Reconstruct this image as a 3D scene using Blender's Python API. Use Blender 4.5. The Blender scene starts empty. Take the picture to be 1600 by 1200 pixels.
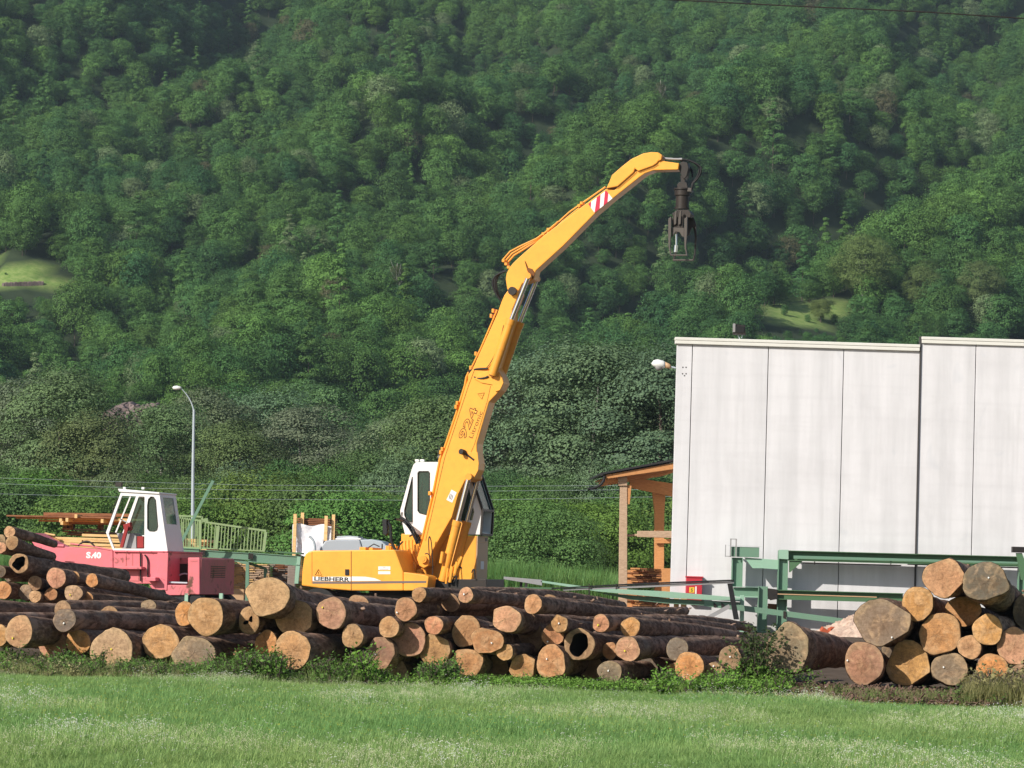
import bpy, bmesh, math, random
import numpy as np
from mathutils import Vector, Matrix
from mathutils.geometry import tessellate_polygon
R = math.radians
random.seed(7); rng = np.random.default_rng(7)
SC = bpy.context.scene
COL = SC.collection

# ------------------------------------------------------------ camera, sky, sun, exposure
FPX = 5333.0; CAMZ = 1.7
PITCH = math.atan(290 / FPX); ROLL = R(1.7)
cam = bpy.data.objects.new('camera', bpy.data.cameras.new('camera'))
COL.objects.link(cam); SC.camera = cam
cam.data.sensor_width = 36; cam.data.lens = 36 * FPX / 1600
cam.data.clip_start = 1; cam.data.clip_end = 5000
CR = Matrix.Rotation(R(90) + PITCH, 3, 'X') @ Matrix.Rotation(ROLL, 3, 'Z')
cam.matrix_world = Matrix.Translation((0, 0, CAMZ)) @ CR.to_4x4()

SUN_AZ, SUN_EL = 45, 30.5            # sun behind the camera, to its left
sun_vec = Vector((-math.sin(R(SUN_AZ)) * math.cos(R(SUN_EL)), -math.cos(R(SUN_AZ)) * math.cos(R(SUN_EL)), math.sin(R(SUN_EL))))
w = bpy.data.worlds.new('World'); SC.world = w; w.use_nodes = True
nt = w.node_tree; bg = nt.nodes['Background']
sky = nt.nodes.new('ShaderNodeTexSky'); sky.sky_type = 'NISHITA'; sky.sun_disc = False
sky.sun_elevation = R(SUN_EL); sky.sun_rotation = R(180 + SUN_AZ)
sky.air_density = 1.0; sky.dust_density = 1.0; sky.ozone_density = 1.0
nt.links.new(sky.outputs[0], bg.inputs[0]); bg.inputs[1].default_value = 0.085
sl = bpy.data.lights.new('sun', 'SUN'); sl.energy = 4.4; sl.angle = R(0.53); sl.color = (1.0, 0.94, 0.84)
so = bpy.data.objects.new('sun', sl); COL.objects.link(so)
so.rotation_euler = (-sun_vec).to_track_quat('-Z', 'Y').to_euler()
SC.view_settings.view_transform = 'Standard'; SC.view_settings.look = 'None'
SC.view_settings.exposure = 0.30; SC.view_settings.gamma = 1
SC.cycles.max_bounces = 6; SC.cycles.diffuse_bounces = 3; SC.cycles.glossy_bounces = 2
SC.cycles.transmission_bounces = 3; SC.cycles.transparent_max_bounces = 8
SC.cycles.volume_bounces = 0
SC.cycles.use_denoising = True
try: SC.cycles.denoiser = 'OPENIMAGEDENOISE'
except Exception: pass

# ------------------------------------------------------------ pixel helpers (photo pixels, 1600 x 1200)
def ray(px, py):
    d = CR @ Vector(((px - 800) / FPX, (600 - py) / FPX, -1.0))
    return d
def at(px, py, Y):
    d = ray(px, py); t = Y / d.y
    return Vector((d.x * t, Y, CAMZ + d.z * t))
def proj(x, y, z):
    v = np.stack([np.asarray(x, float), np.asarray(y, float), np.asarray(z, float) - CAMZ])
    M = np.array(CR.transposed()); c = M @ v.reshape(3, -1)
    return 800 + FPX * c[0] / -c[2], 600 - FPX * c[1] / -c[2]
class Frame:                                   # a thing's own axes: x along it, y away from the camera, z up
    def __init__(s, origin, yaw):
        s.o = Vector(origin); s.yaw = yaw; s.M = Matrix.Rotation(yaw, 3, 'Z'); s.I = s.M.transposed()
    def at(s, px, py, yl=0.0):                 # local point in the plane y = yl seen at a pixel
        d = s.I @ ray(px, py); c = s.I @ (Vector((0, 0, CAMZ)) - s.o)
        t = (yl - c.y) / d.y
        return Vector((c.x + d.x * t, yl, c.z + d.z * t))
    def atx(s, px, py, xl):                    # local point in the plane x = xl
        d = s.I @ ray(px, py); c = s.I @ (Vector((0, 0, CAMZ)) - s.o)
        t = (xl - c.x) / d.x
        return Vector((xl, c.y + d.y * t, c.z + d.z * t))
    def poly(s, pts, yl):
        return [(s.at(a, b, yl).x, s.at(a, b, yl).z) for a, b in pts]

# ------------------------------------------------------------ objects
def tag(o, label=None, cat=None, group=None, kind=None):
    if label: o['label'] = label
    if cat: o['category'] = cat
    if group: o['group'] = group
    if kind: o['kind'] = kind
    return o
def empty(name, loc, yaw=0.0, label=None, cat=None, group=None):
    o = bpy.data.objects.new(name, None); COL.objects.link(o)
    o.empty_display_size = 0.3; o.location = loc; o.rotation_euler = (0, 0, yaw)
    return tag(o, label, cat, group)
def mesh_from(name, V, F, mats, smooth=False, midx=None):
    me = bpy.data.meshes.new(name); me.from_pydata([tuple(v) for v in V], [], F)
    for m in (mats if isinstance(mats, (list, tuple)) else [mats]): me.materials.append(m)
    if midx is not None: me.polygons.foreach_set('material_index', midx)
    if smooth: me.polygons.foreach_set('use_smooth', [True] * len(me.polygons))
    me.update(); return me
def link(name, me, parent=None, loc=(0, 0, 0)):
    o = bpy.data.objects.new(name, me); COL.objects.link(o); o.location = loc
    if parent: o.parent = parent
    return o
class MB:
    def __init__(s): s.V = []; s.F = []; s.S = []
    def add(s, V, F, smooth=False):
        b = len(s.V); s.V += [tuple(v) for v in V]; s.F += [tuple(b + i for i in f) for f in F]; s.S += [smooth] * len(F); return s
    def box(s, x0, x1, y0, y1, z0, z1):
        V = [(x, y, z) for z in (z0, z1) for y in (y0, y1) for x in (x0, x1)]
        return s.add(V, [(0, 2, 3, 1), (4, 5, 7, 6), (0, 1, 5, 4), (2, 6, 7, 3), (0, 4, 6, 2), (1, 3, 7, 5)])
    def bar(s, a, b, wd, ht, up=(0, 0, 1)):     # square bar between two points
        a = Vector(a); b = Vector(b); d = (b - a).normalized(); up = Vector(up)
        if abs(d.dot(up)) > .98: up = Vector((0, 1, 0))
        sx = d.cross(up).normalized() * wd / 2; uz = sx.cross(d).normalized() * ht / 2
        V = []
        for p in (a, b): V += [p - sx - uz, p + sx - uz, p + sx + uz, p - sx + uz]
        return s.add(V, [(0, 1, 2, 3), (7, 6, 5, 4), (0, 4, 5, 1), (1, 5, 6, 2), (2, 6, 7, 3), (3, 7, 4, 0)])
    def tube(s, pts, r, n=10, cap=True):
        pts = [Vector(p) for p in pts]; rs = r if isinstance(r, (list, tuple)) else [r] * len(pts)
        V = []; F = []; ref = Vector((0, 1, 0))
        for i, p in enumerate(pts):
            d = (pts[min(i + 1, len(pts) - 1)] - pts[max(i - 1, 0)]).normalized()
            rf = ref if abs(d.dot(ref)) < .95 else Vector((1, 0, 0))
            a = d.cross(rf).normalized(); c = d.cross(a).normalized()
            for k in range(n):
                t = 2 * math.pi * k / n; V.append(p + (a * math.cos(t) + c * math.sin(t)) * rs[i])
        for i in range(len(pts) - 1):
            for k in range(n):
                k2 = (k + 1) % n; F.append((i * n + k, i * n + k2, (i + 1) * n + k2, (i + 1) * n + k))
        s.add(V, F, True)
        if cap:
            s.add(V[:n], [tuple(range(n))[::-1]]); s.add(V[-n:], [tuple(range(n))])
        return s
    def prism(s, poly, y0, y1):                # polygon in x, z pushed along y
        n = len(poly); V = [(x, y0, z) for x, z in poly] + [(x, y1, z) for x, z in poly]
        F = [tuple(range(n)), tuple(range(2 * n - 1, n - 1, -1))] + [(i, i + n, (i + 1) % n + n, (i + 1) % n) for i in range(n)]
        return s.add(V, F)
    def holed(s, outer, holes, y0, y1):        # the same with holes through it
        loops = [outer] + holes; flat = [p for l in loops for p in l]; n = len(flat)
        tri = tessellate_polygon([[Vector((x, z, 0)) for x, z in l] for l in loops])
        V = [(x, y0, z) for x, z in flat] + [(x, y1, z) for x, z in flat]
        F = [tuple(t) for t in tri] + [tuple(i + n for i in t[::-1]) for t in tri]
        b = 0
        for l in loops:
            m = len(l)
            for i in range(m): F.append((b + i, b + i + n, b + (i + 1) % m + n, b + (i + 1) % m))
            b += m
        return s.add(V, F)
    def build(s, name, mat, parent=None, loc=(0, 0, 0), bevel=0, tri=False):
        me = mesh_from(name, s.V, s.F, mat); me.polygons.foreach_set('use_smooth', s.S)
        bm = bmesh.new(); bm.from_mesh(me); bmesh.ops.recalc_face_normals(bm, faces=bm.faces); bm.to_mesh(me); bm.free()
        o = link(name, me, parent, loc)
        if bevel:
            m = o.modifiers.new('bevel', 'BEVEL'); m.width = bevel; m.segments = 2; m.limit_method = 'ANGLE'; m.angle_limit = R(35)
        return o
def bez(p0, p1, p2, n=10, p3=None):
    P = [Vector(p) for p in ((p0, p1, p2) if p3 is None else (p0, p1, p2, p3))]; out = []
    for i in range(n + 1):
        t = i / n
        if p3 is None: out.append(P[0] * (1 - t) ** 2 + P[1] * 2 * t * (1 - t) + P[2] * t * t)
        else: out.append(P[0] * (1 - t) ** 3 + P[1] * 3 * t * (1 - t) ** 2 + P[2] * 3 * t * t * (1 - t) + P[3] * t ** 3)
    return out
def text(name, s, mat, parent, loc, wid=None, hgt=None, rot=0.0, bold=0.0, depth=0.004, shear=0):
    cu = bpy.data.curves.new(name, 'FONT'); cu.body = s; cu.size = 1; cu.offset = bold; cu.extrude = 0; cu.shear = shear
    cu.align_x = 'CENTER'; cu.align_y = 'CENTER'; cu.resolution_u = 3
    t = bpy.data.objects.new(name, cu); COL.objects.link(t); dg = bpy.context.evaluated_depsgraph_get()
    me = bpy.data.meshes.new_from_object(t.evaluated_get(dg)); bpy.data.objects.remove(t)
    V = np.array([v.co[:] for v in me.vertices]); lo, hi = V.min(0), V.max(0); c = (lo + hi) / 2
    sx = wid / (hi[0] - lo[0]) if wid else None; sy = hgt / (hi[1] - lo[1]) if hgt else None
    sx = sx or sy; sy = sy or sx
    ca, sa = math.cos(rot), math.sin(rot)
    for v in me.vertices:
        x = (v.co.x - c[0]) * sx; z = (v.co.y - c[1]) * sy
        v.co = (x * ca - z * sa, 0, x * sa + z * ca)
    me.materials.clear(); me.materials.append(mat)
    return link(name, me, parent, loc)

# ------------------------------------------------------------ materials
class NT:
    def __init__(s, name):
        s.m = bpy.data.materials.new(name); s.m.use_nodes = True; s.t = s.m.node_tree; s.n = s.t.nodes; s.n.clear()
        s.out = s.N('ShaderNodeOutputMaterial')
    def N(s, ty, **kw):
        n = s.n.new(ty)
        for k, v in kw.items(): setattr(n, k, v)
        return n
    def L(s, a, b): s.t.links.new(a, b)
    def noise(s, vec, scale, detail=4, rough=.55, dist=0):
        n = s.N('ShaderNodeTexNoise'); n.inputs['Scale'].default_value = scale; n.inputs['Detail'].default_value = detail
        n.inputs['Roughness'].default_value = rough; n.inputs['Distortion'].default_value = dist
        if vec is not None: s.L(vec, n.inputs['Vector'])
        return n.outputs['Fac']
    def ramp(s, fac, stops):
        n = s.N('ShaderNodeValToRGB'); e = n.color_ramp.elements
        while len(e) < len(stops): e.new(0.5)
        for i, (p, c) in enumerate(stops):
            e[i].position = p; e[i].color = (*c, 1) if isinstance(c, (tuple, list)) else (c, c, c, 1)
        s.L(fac, n.inputs[0]); return n.outputs[0]
    def mix(s, f, a, b, mode='MIX'):
        n = s.N('ShaderNodeMix', data_type='RGBA', blend_type=mode)
        for i, v in ((0, f), (6, a), (7, b)):
            if isinstance(v, (int, float)): n.inputs[i].default_value = v if i == 0 else (v, v, v, 1)
            elif isinstance(v, tuple): n.inputs[i].default_value = (*v, 1)
            else: s.L(v, n.inputs[i])
        return n.outputs[2]
    def math(s, op, a, b=0.0):
        n = s.N('ShaderNodeMath', operation=op)
        for i, v in ((0, a), (1, b)):
            if isinstance(v, (int, float)): n.inputs[i].default_value = v
            else: s.L(v, n.inputs[i])
        return n.outputs[0]
    def mapping(s, vec, scale):
        n = s.N('ShaderNodeMapping'); n.inputs['Scale'].default_value = scale; s.L(vec, n.inputs[0]); return n.outputs[0]
    def bsdf(s, col, rough=.7, metal=0, spec=.3, bump=None, bs=.3, bd=.01):
        b = s.N('ShaderNodeBsdfPrincipled')
        if isinstance(col, tuple): b.inputs['Base Color'].default_value = (*col, 1)
        else: s.L(col, b.inputs['Base Color'])
        if isinstance(rough, (int, float)): b.inputs['Roughness'].default_value = rough
        else: s.L(rough, b.inputs['Roughness'])
        b.inputs['Metallic'].default_value = metal; b.inputs['Specular IOR Level'].default_value = spec
        if bump is not None:
            bn = s.N('ShaderNodeBump'); bn.inputs['Strength'].default_value = bs; bn.inputs['Distance'].default_value = bd
            s.L(bump, bn.inputs['Height']); s.L(bn.outputs[0], b.inputs['Normal'])
        s.L(b.outputs[0], s.out.inputs[0]); return s.m
    def obj(s): return s.N('ShaderNodeTexCoord').outputs['Object']
def paint(name, c, rough=.45, dirt=.25, rust=None, dc=(.25, .17, .09)):
    m = NT(name); v = m.obj()
    f = m.ramp(m.noise(v, 1.3, 5), [(.4, 0.), (.75, 1.)])
    col = m.mix(m.math('MULTIPLY', f, dirt), c, dc)
    f2 = m.ramp(m.noise(v, 9, 3), [(.45, 0.), (.8, 1.)]); col = m.mix(m.math('MULTIPLY', f2, dirt * .7), col, dc)
    if rust is not None:
        rf = m.ramp(m.noise(v, 2.4, 7, .68, .4), [(rust, 0.), (rust + .07, 1.)])
        col = m.mix(rf, col, (.13, .055, .035))
    return m.bsdf(col, rough, bump=m.noise(v, 3, 2), bs=.12, bd=.02)
def plain(name, c, rough=.6, metal=0, spec=.3): return NT(name).bsdf(c, rough, metal, spec)
def wood(name, c, c2, sc=(2, 2, 14), rough=.75):
    m = NT(name); v = m.obj(); n = m.noise(m.mapping(v, sc), 3, 5, .6, .6)
    col = m.ramp(n, [(.3, c2), (.65, c)])
    inf = m.N('ShaderNodeObjectInfo')
    return m.bsdf(col, rough, bump=n, bs=.3)
def glass(name, c=(.25, .4, .36), opa=.55, rough=.05):
    m = NT(name); b = m.N('ShaderNodeBsdfPrincipled'); b.inputs['Base Color'].default_value = (*[x * .22 for x in c], 1)
    b.inputs['Roughness'].default_value = rough
    t = m.N('ShaderNodeBsdfTransparent'); t.inputs[0].default_value = (*[min(1, x * 1.9) for x in c], 1)
    x = m.N('ShaderNodeMixShader'); x.inputs[0].default_value = opa
    m.L(t.outputs[0], x.inputs[1]); m.L(b.outputs[0], x.inputs[2]); m.L(x.outputs[0], m.out.inputs[0]); return m.m

def cutwood_mat():
    m = NT('cut_wood'); tc = m.N('ShaderNodeTexCoord'); inf = m.N('ShaderNodeObjectInfo')
    sep = m.N('ShaderNodeSeparateXYZ'); m.L(tc.outputs['Generated'], sep.inputs[0])
    x = m.math('SUBTRACT', sep.outputs[0], .5); z = m.math('SUBTRACT', sep.outputs[2], .47)
    rr = m.math('MULTIPLY', m.math('SQRT', m.math('ADD', m.math('MULTIPLY', x, x), m.math('MULTIPLY', z, z))), 2)
    # each log samples its own part of the noise
    off = m.N('ShaderNodeCombineXYZ')
    for i in range(3): m.L(m.math('MULTIPLY', inf.outputs['Random'], 37. + i * 11), off.inputs[i])
    av = m.N('ShaderNodeVectorMath', operation='ADD'); m.L(tc.outputs['Object'], av.inputs[0]); m.L(off.outputs[0], av.inputs[1]); P = av.outputs[0]
    wr = m.math('ADD', rr, m.math('MULTIPLY', m.math('SUBTRACT', m.noise(P, 5, 3), .5), .28))
    ring = m.math('SINE', m.math('MULTIPLY', wr, 70))
    ring = m.math('ADD', m.math('MULTIPLY', ring, .5), .5)
    col = m.mix(m.math('MULTIPLY', ring, .16), inf.outputs['Color'], (.12, .06, .03))
    big = m.ramp(m.noise(P, 3.3, 3, .6, .6), [(.38, 0.), (.62, 1.)])
    col = m.mix(m.math('MULTIPLY', big, .6), col, m.mix(.55, inf.outputs['Color'], (.17, .085, .035)))
    heart = m.ramp(wr, [(.15, 1.), (.62, 0.)])
    col = m.mix(m.math('MULTIPLY', heart, .22), col, (.16, .07, .03))
    sap = m.ramp(wr, [(.78, 0.), (.92, 1.)])
    col = m.mix(m.math('MULTIPLY', sap, .3), col, (.5, .36, .2))
    streak = m.noise(m.mapping(P, (3, 1, 22)), 1.6, 4, .6)
    col = m.mix(m.math('MULTIPLY', m.ramp(streak, [(.5, 0.), (.75, 1.)]), .3), col, (.13, .08, .05))
    gray = m.ramp(m.noise(P, 2.2, 4, .6), [(.3, 1.), (.68, .15)])
    col = m.mix(m.math('MULTIPLY', gray, inf.outputs['Alpha']), col, (.145, .125, .105))
    # a few radial cracks
    ang = m.math('ARCTAN2', z, x)
    ca = m.N('ShaderNodeCombineXYZ'); m.L(m.math('MULTIPLY', ang, 1.0), ca.inputs[0]); m.L(m.math('MULTIPLY', inf.outputs['Random'], 50), ca.inputs[1]); m.L(m.math('MULTIPLY', rr, .35), ca.inputs[2])
    cn = m.noise(ca.outputs[0], 2.1, 1.5)
    ck = m.math('ABSOLUTE', m.math('SUBTRACT', cn, .5))
    ck = m.ramp(ck, [(.0, 1.), (.012, 0.)])
    fade = m.ramp(rr, [(.0, 1.), (.55, .5), (.8, 0.)])
    col = m.mix(m.math('MULTIPLY', m.math('MULTIPLY', ck, fade), .75), col, (.05, .03, .02))
    lt = m.ramp(m.noise(P, 4.2, 4, .65, 1.2), [(.5, 0.), (.66, 1.)]); col = m.mix(m.math('MULTIPLY', lt, .35), col, (.68, .45, .26))
    grit = m.ramp(m.noise(P, 22, 5, .7), [(.42, 0.), (.62, 1.)])
    col = m.mix(m.math('MULTIPLY', grit, .4), col, (.1, .06, .035))
    return m.bsdf(col, .85, spec=.12, bump=m.math('ADD', streak, m.noise(P, 10, 4)), bs=.5, bd=.012)
def bark_mat():
    m = NT('bark'); v = m.obj(); inf = m.N('ShaderNodeObjectInfo')
    off = m.N('ShaderNodeCombineXYZ')
    for i in range(3): m.L(m.math('MULTIPLY', inf.outputs['Random'], 31. + i * 7), off.inputs[i])
    av = m.N('ShaderNodeVectorMath', operation='ADD'); m.L(v, av.inputs[0]); m.L(off.outputs[0], av.inputs[1]); P = av.outputs[0]
    n = m.noise(m.mapping(P, (1, .3, 1)), 16, 6, .7)
    base = m.ramp(n, [(.3, (.055, .033, .024)), (.5, (.20, .125, .09)), (.74, (.43, .30, .21))])
    pk = m.ramp(m.noise(m.mapping(P, (1, .45, 1)), 3.6, 5, .65), [(.54, 0.), (.6, 1.)])
    col = m.mix(m.math('MULTIPLY', pk, .6), base, (.50, .32, .235))
    gy = m.ramp(m.noise(P, 1.7, 3), [(.5, 0.), (.7, 1.)])
    col = m.mix(m.math('MULTIPLY', gy, .35), col, (.33, .29, .25))
    return m.bsdf(col, .95, spec=.08, bump=n, bs=.9, bd=.03)
def foliage_mat(name, inst):
    m = NT(name)
    if inst:
        a = m.N('ShaderNodeAttribute', attribute_type='INSTANCER', attribute_name='tint'); base = a.outputs['Color']
    else:
        base = m.N('ShaderNodeObjectInfo').outputs['Color']
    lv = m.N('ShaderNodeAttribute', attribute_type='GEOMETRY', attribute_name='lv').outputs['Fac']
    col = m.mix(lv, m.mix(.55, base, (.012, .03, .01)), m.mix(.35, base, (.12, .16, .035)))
    d = m.N('ShaderNodeBsdfPrincipled'); m.L(col, d.inputs['Base Color']); d.inputs['Roughness'].default_value = .6; d.inputs['Specular IOR Level'].default_value = .15
    t = m.N('ShaderNodeBsdfTranslucent'); m.L(m.mix(.3, col, (.16, .2, .02)), t.inputs[0])
    x = m.N('ShaderNodeMixShader'); x.inputs[0].default_value = .22
    m.L(d.outputs[0], x.inputs[1]); m.L(t.outputs[0], x.inputs[2]); m.L(x.outputs[0], m.out.inputs[0]); return m.m
def grass_mat():
    m = NT('grass_blade')
    a = m.N('ShaderNodeAttribute', attribute_type='INSTANCER', attribute_name='tint').outputs['Color']
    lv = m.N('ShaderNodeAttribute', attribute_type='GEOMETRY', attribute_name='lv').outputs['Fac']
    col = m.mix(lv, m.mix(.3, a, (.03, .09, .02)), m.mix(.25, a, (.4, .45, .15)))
    d = m.N('ShaderNodeBsdfPrincipled'); m.L(col, d.inputs['Base Color']); d.inputs['Roughness'].default_value = .55; d.inputs['Specular IOR Level'].default_value = .25
    t = m.N('ShaderNodeBsdfTranslucent'); m.L(m.mix(.25, col, (.5, .6, .12)), t.inputs[0])
    x = m.N('ShaderNodeMixShader'); x.inputs[0].default_value = .5
    m.L(d.outputs[0], x.inputs[1]); m.L(t.outputs[0], x.inputs[2]); m.L(x.outputs[0], m.out.inputs[0]); return m.m
def soil_mat(name, a, b, sc):
    m = NT(name); v = m.obj(); n = m.noise(v, sc, 6, .65)
    return m.bsdf(m.ramp(n, [(.35, a), (.65, b)]), .95, spec=.1, bump=m.noise(v, sc * 4, 4), bs=.6, bd=.03)
def concrete_mat():
    m = NT('concrete_panel'); v = m.obj()
    st = m.noise(m.mapping(v, (1.6, 1.6, .12)), 1.3, 5, .6)
    col = m.ramp(st, [(.3, (.60, .595, .615)), (.62, (.72, .71, .735))])
    bl = m.ramp(m.noise(v, .55, 5, .65, .5), [(.45, 0.), (.7, 1.)]); col = m.mix(m.math('MULTIPLY', bl, .22), col, (.46, .45, .46))
    hz = m.noise(m.mapping(v, (.15, .15, 3.)), 1.5, 4); col = m.mix(m.math('MULTIPLY', m.ramp(hz, [(.5, 0.), (.7, 1.)]), .14), col, (.46, .45, .47))
    sp = m.ramp(m.noise(v, 7, 4, .7), [(.6, 0.), (.72, 1.)]); col = m.mix(m.math('MULTIPLY', sp, .12), col, (.4, .38, .37))
    ds = m.noise(m.mapping(v, (4, 4, .25)), 1.0, 3); col = m.mix(m.math('MULTIPLY', m.ramp(ds, [(.58, 0.), (.72, 1.)]), .12), col, (.42, .4, .4))
    sp2 = m.N('ShaderNodeSeparateXYZ'); m.L(v, sp2.inputs[0]); low = m.math('ADD', sp2.outputs[2], m.math('MULTIPLY', m.noise(v, 1.1, 4), 1.6))
    low = m.math('MULTIPLY', low, .4); col = m.mix(m.math('MULTIPLY', m.ramp(low, [(.3, 1.), (.62, 0.)]), .4), col, (.36, .33, .29))
    bs_ = m.ramp(m.noise(m.mapping(v, (1, 1, .7)), .9, 2, .5, 1.5), [(.68, 0.), (.78, 1.)]); col = m.mix(m.math('MULTIPLY', bs_, .25), col, (.42, .46, .52))
    return m.bsdf(col, .85, spec=.2, bump=m.noise(v, 6, 5), bs=.15, bd=.01)
def planks_mat(name, a, b, zs, xs=2.0):
    m = NT(name); v = m.obj(); sp = m.N('ShaderNodeSeparateXYZ'); m.L(v, sp.inputs[0])
    n = m.noise(m.mapping(v, (xs, xs, zs)), 1, 3, .7)
    return m.bsdf(m.ramp(n, [(.35, b), (.6, a)]), .8, bump=n, bs=.4)

M = dict(
    yellow=paint('yellow_paint', (.92, .41, .055), .38, .2, dc=(.3, .13, .04)), yellow2=paint('yellow_cylinder_paint', (.84, .36, .045), .4, .3, dc=(.35, .16, .05)),
    white=paint('white_paint', (.78, .78, .77), .4, .08, dc=(.4, .38, .35)), red=paint('faded_red_paint', (.70, .17, .21), .5, .45, rust=.6, dc=(.45, .16, .13)),
    rusty=paint('rusty_red_paint', (.58, .15, .17), .6, .5, rust=.57), black=plain('black_rubber', (.015, .015, .016), .6), dark=paint('dark_steel', (.022, .019, .018), .5, .3, dc=(.07, .045, .03)),
    chrome=plain('chrome', (.75, .75, .78), .12, 1.0), gsteel=paint('worn_steel', (.085, .075, .068), .45, .4, dc=(.07, .05, .035)), sand=paint('sand_paint_and_sheen', (.52, .33, .19), .5, .1), gray=paint('gray_steel', (.3, .3, .31), .5, .2),
    green=paint('green_paint', (.14, .265, .185), .5, .25, dc=(.2, .22, .18)), lgreen=paint('pale_green_paint', (.28, .46, .345), .5, .2, dc=(.35, .4, .33)), dgreen=paint('dark_green_paint', (.08, .17, .085), .5, .25, dc=(.1, .12, .08)),
    rail=paint('railing_green_paint', (.27, .38, .19), .5, .2), redbox=paint('signal_red', (.5, .03, .05), .4, .05), yellowlab=plain('yellow_label', (.75, .5, .05)),
    concrete=concrete_mat(), cap=paint('cream_metal', (.72, .71, .66), .5, .08), bitumen=plain('roof_bitumen', (.03, .035, .06), .8), joint=plain('panel_joint', (.06, .055, .055), .9),
    glass=glass('cab_glass'), bark=bark_mat(), cut=cutwood_mat(), leaf_i=foliage_mat('forest_leaves', True), leaf=foliage_mat('leaves', False), grass=grass_mat(),
    trunk=soil_mat('tree_bark', (.07, .055, .045), (.16, .13, .11), 6), birch=soil_mat('pale_tree_bark', (.3, .28, .26), (.5, .48, .45), 5),
    timber=wood('shed_timber', (.62, .30, .12), (.45, .20, .075)), oldtimber=wood('weathered_timber', (.55, .39, .27), (.36, .24, .16)), fresh=wood('fresh_sawn_wood', (.78, .52, .25), (.62, .37, .15), (1, 1, 6)),
    brownwood=wood('brown_boards', (.32, .135, .06), (.16, .06, .03), (1, 1, 8)), greywood=wood('grey_boards', (.3, .24, .2), (.17, .13, .11)),
    roofing=plain('dark_roofing', (.03, .028, .03), .6), tarp=paint('white_tarpaulin', (.80, .79, .83), .5, .05, dc=(.5, .5, .55)), galv=paint('galvanised_steel', (.42, .48, .53), .4, .1), lampw=plain('lamp_white', (.8, .8, .78), .3),
    lettw=plain('white_lettering', (.8, .78, .76)), lettk=plain('black_lettering', (.02, .02, .02)), lettb=plain('brown_lettering', (.16, .055, .01)), stripegray=plain('gray_stripe', (.16, .13, .12)), reds=plain('red_reflector', (.55, .02, .06), .4), sticker=plain('white_sticker', (.78, .76, .74)),
    brick=paint('broken_brick', (.45, .09, .04), .8, .2), rubble=soil_mat('rubble', (.42, .3, .24), (.62, .48, .38), 5), vanp=paint('silver_paint', (.40, .43, .47), .35, .05), chip=wood('bark_chips', (.20, .125, .09), (.08, .05, .04)),
    markY=plain('yellow_tag', (.7, .6, .05)), markW=plain('white_tag', (.8, .8, .78)), hole=plain('hollow_wood', (.03, .02, .014), .95), rock=soil_mat('pink_rock', (.12, .09, .085), (.26, .20, .19), .9), redseat=plain('red_upholstery', (.28, .02, .02), .6),
    meadow=soil_mat('meadow_soil', (.15, .24, .07), (.26, .33, .11), 1.2), yard=soil_mat('yard_dirt', (.07, .05, .035), (.15, .11, .08), .9), straw=soil_mat('dry_straw', (.25, .2, .1), (.4, .34, .2), 3))

# ------------------------------------------------------------ terrain
_ky = [200, 235, 300, 400, 500, 600, 700, 800, 900, 1000, 1400]
_kz = [0, 0, 4, 17, 38, 66, 97, 129, 162, 196, 330]
def terr(x, y):
    x = np.asarray(x, float); y = np.asarray(y, float)
    z = np.interp(y, _ky, _kz)
    f = np.clip((y - 270) / 300, 0, 1)
    wx = x - .30 * (y - 600) + 14 * np.sin(y / 61 + x / 97) + 6 * np.sin(y / 23. + x / 31)
    r = 1 - 2 * np.abs(((wx / 62.) % 1) - .5)              # sharp-ish spurs
    z = z + f * (17 * (r - .5) + 6.0 * np.sin(wx / 13.5 + 1.3 * np.sin(y / 37)) + 2.5 * np.sin(x / 9.7 + y / 15.0) + 3.0 * np.sin(y / 29. - x / 41.))
    return z
def terr_hit(px, py, y0=240, y1=1200):
    d = ray(px, py)
    for Y in np.arange(y0, y1, 1.0):
        t = Y / d.y
        if CAMZ + d.z * t <= float(terr(d.x * t, Y)): return Vector((d.x * t, Y, float(terr(d.x * t, Y))))
    return Vector((d.x * y1 / d.y, y1, 200))
xs = np.linspace(-420, 420, 211); ys = np.linspace(228, 1400, 294)
X, Y = np.meshgrid(xs, ys); Z = terr(X, Y)
V = np.stack([X.ravel(), Y.ravel(), Z.ravel()], 1); nx, ny = len(xs), len(ys)
F = [(j * nx + i, j * nx + i + 1, (j + 1) * nx + i + 1, (j + 1) * nx + i) for j in range(ny - 1) for i in range(nx - 1)]
# meadows among the woods: (polygon box in the picture) -> real clearings on the slope
CLEAR = [(-80, 93, 413, 452), (1188, 1305, 474, 509)]
hm = NT('hillside_soil'); ca = hm.N('ShaderNodeAttribute', attribute_type='GEOMETRY', attribute_name='clearing').outputs['Fac']
hn = hm.noise(hm.obj(), .25, 6, .7)
hill_m = hm.bsdf(hm.mix(ca, hm.ramp(hn, [(.35, (.015, .03, .012)), (.7, (.04, .06, .025))]), hm.ramp(hm.noise(hm.obj(), .9, 6, .75), [(.35, (.12, .22, .04)), (.7, (.30, .36, .12))])), .95)
me = mesh_from('hillside', V, F, hill_m, True)
PX, PY = proj(V[:, 0], V[:, 1], V[:, 2])
cl = np.zeros(len(V))
for a, b, c, d in CLEAR: cl[(PX > a) & (PX < b) & (PY > c) & (PY < d) & (V[:, 1] < 640)] = 1
at_ = me.attributes.new('clearing', 'FLOAT', 'POINT'); at_.data.foreach_set('value', cl)
tag(link('hillside', me), kind='structure')
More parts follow.
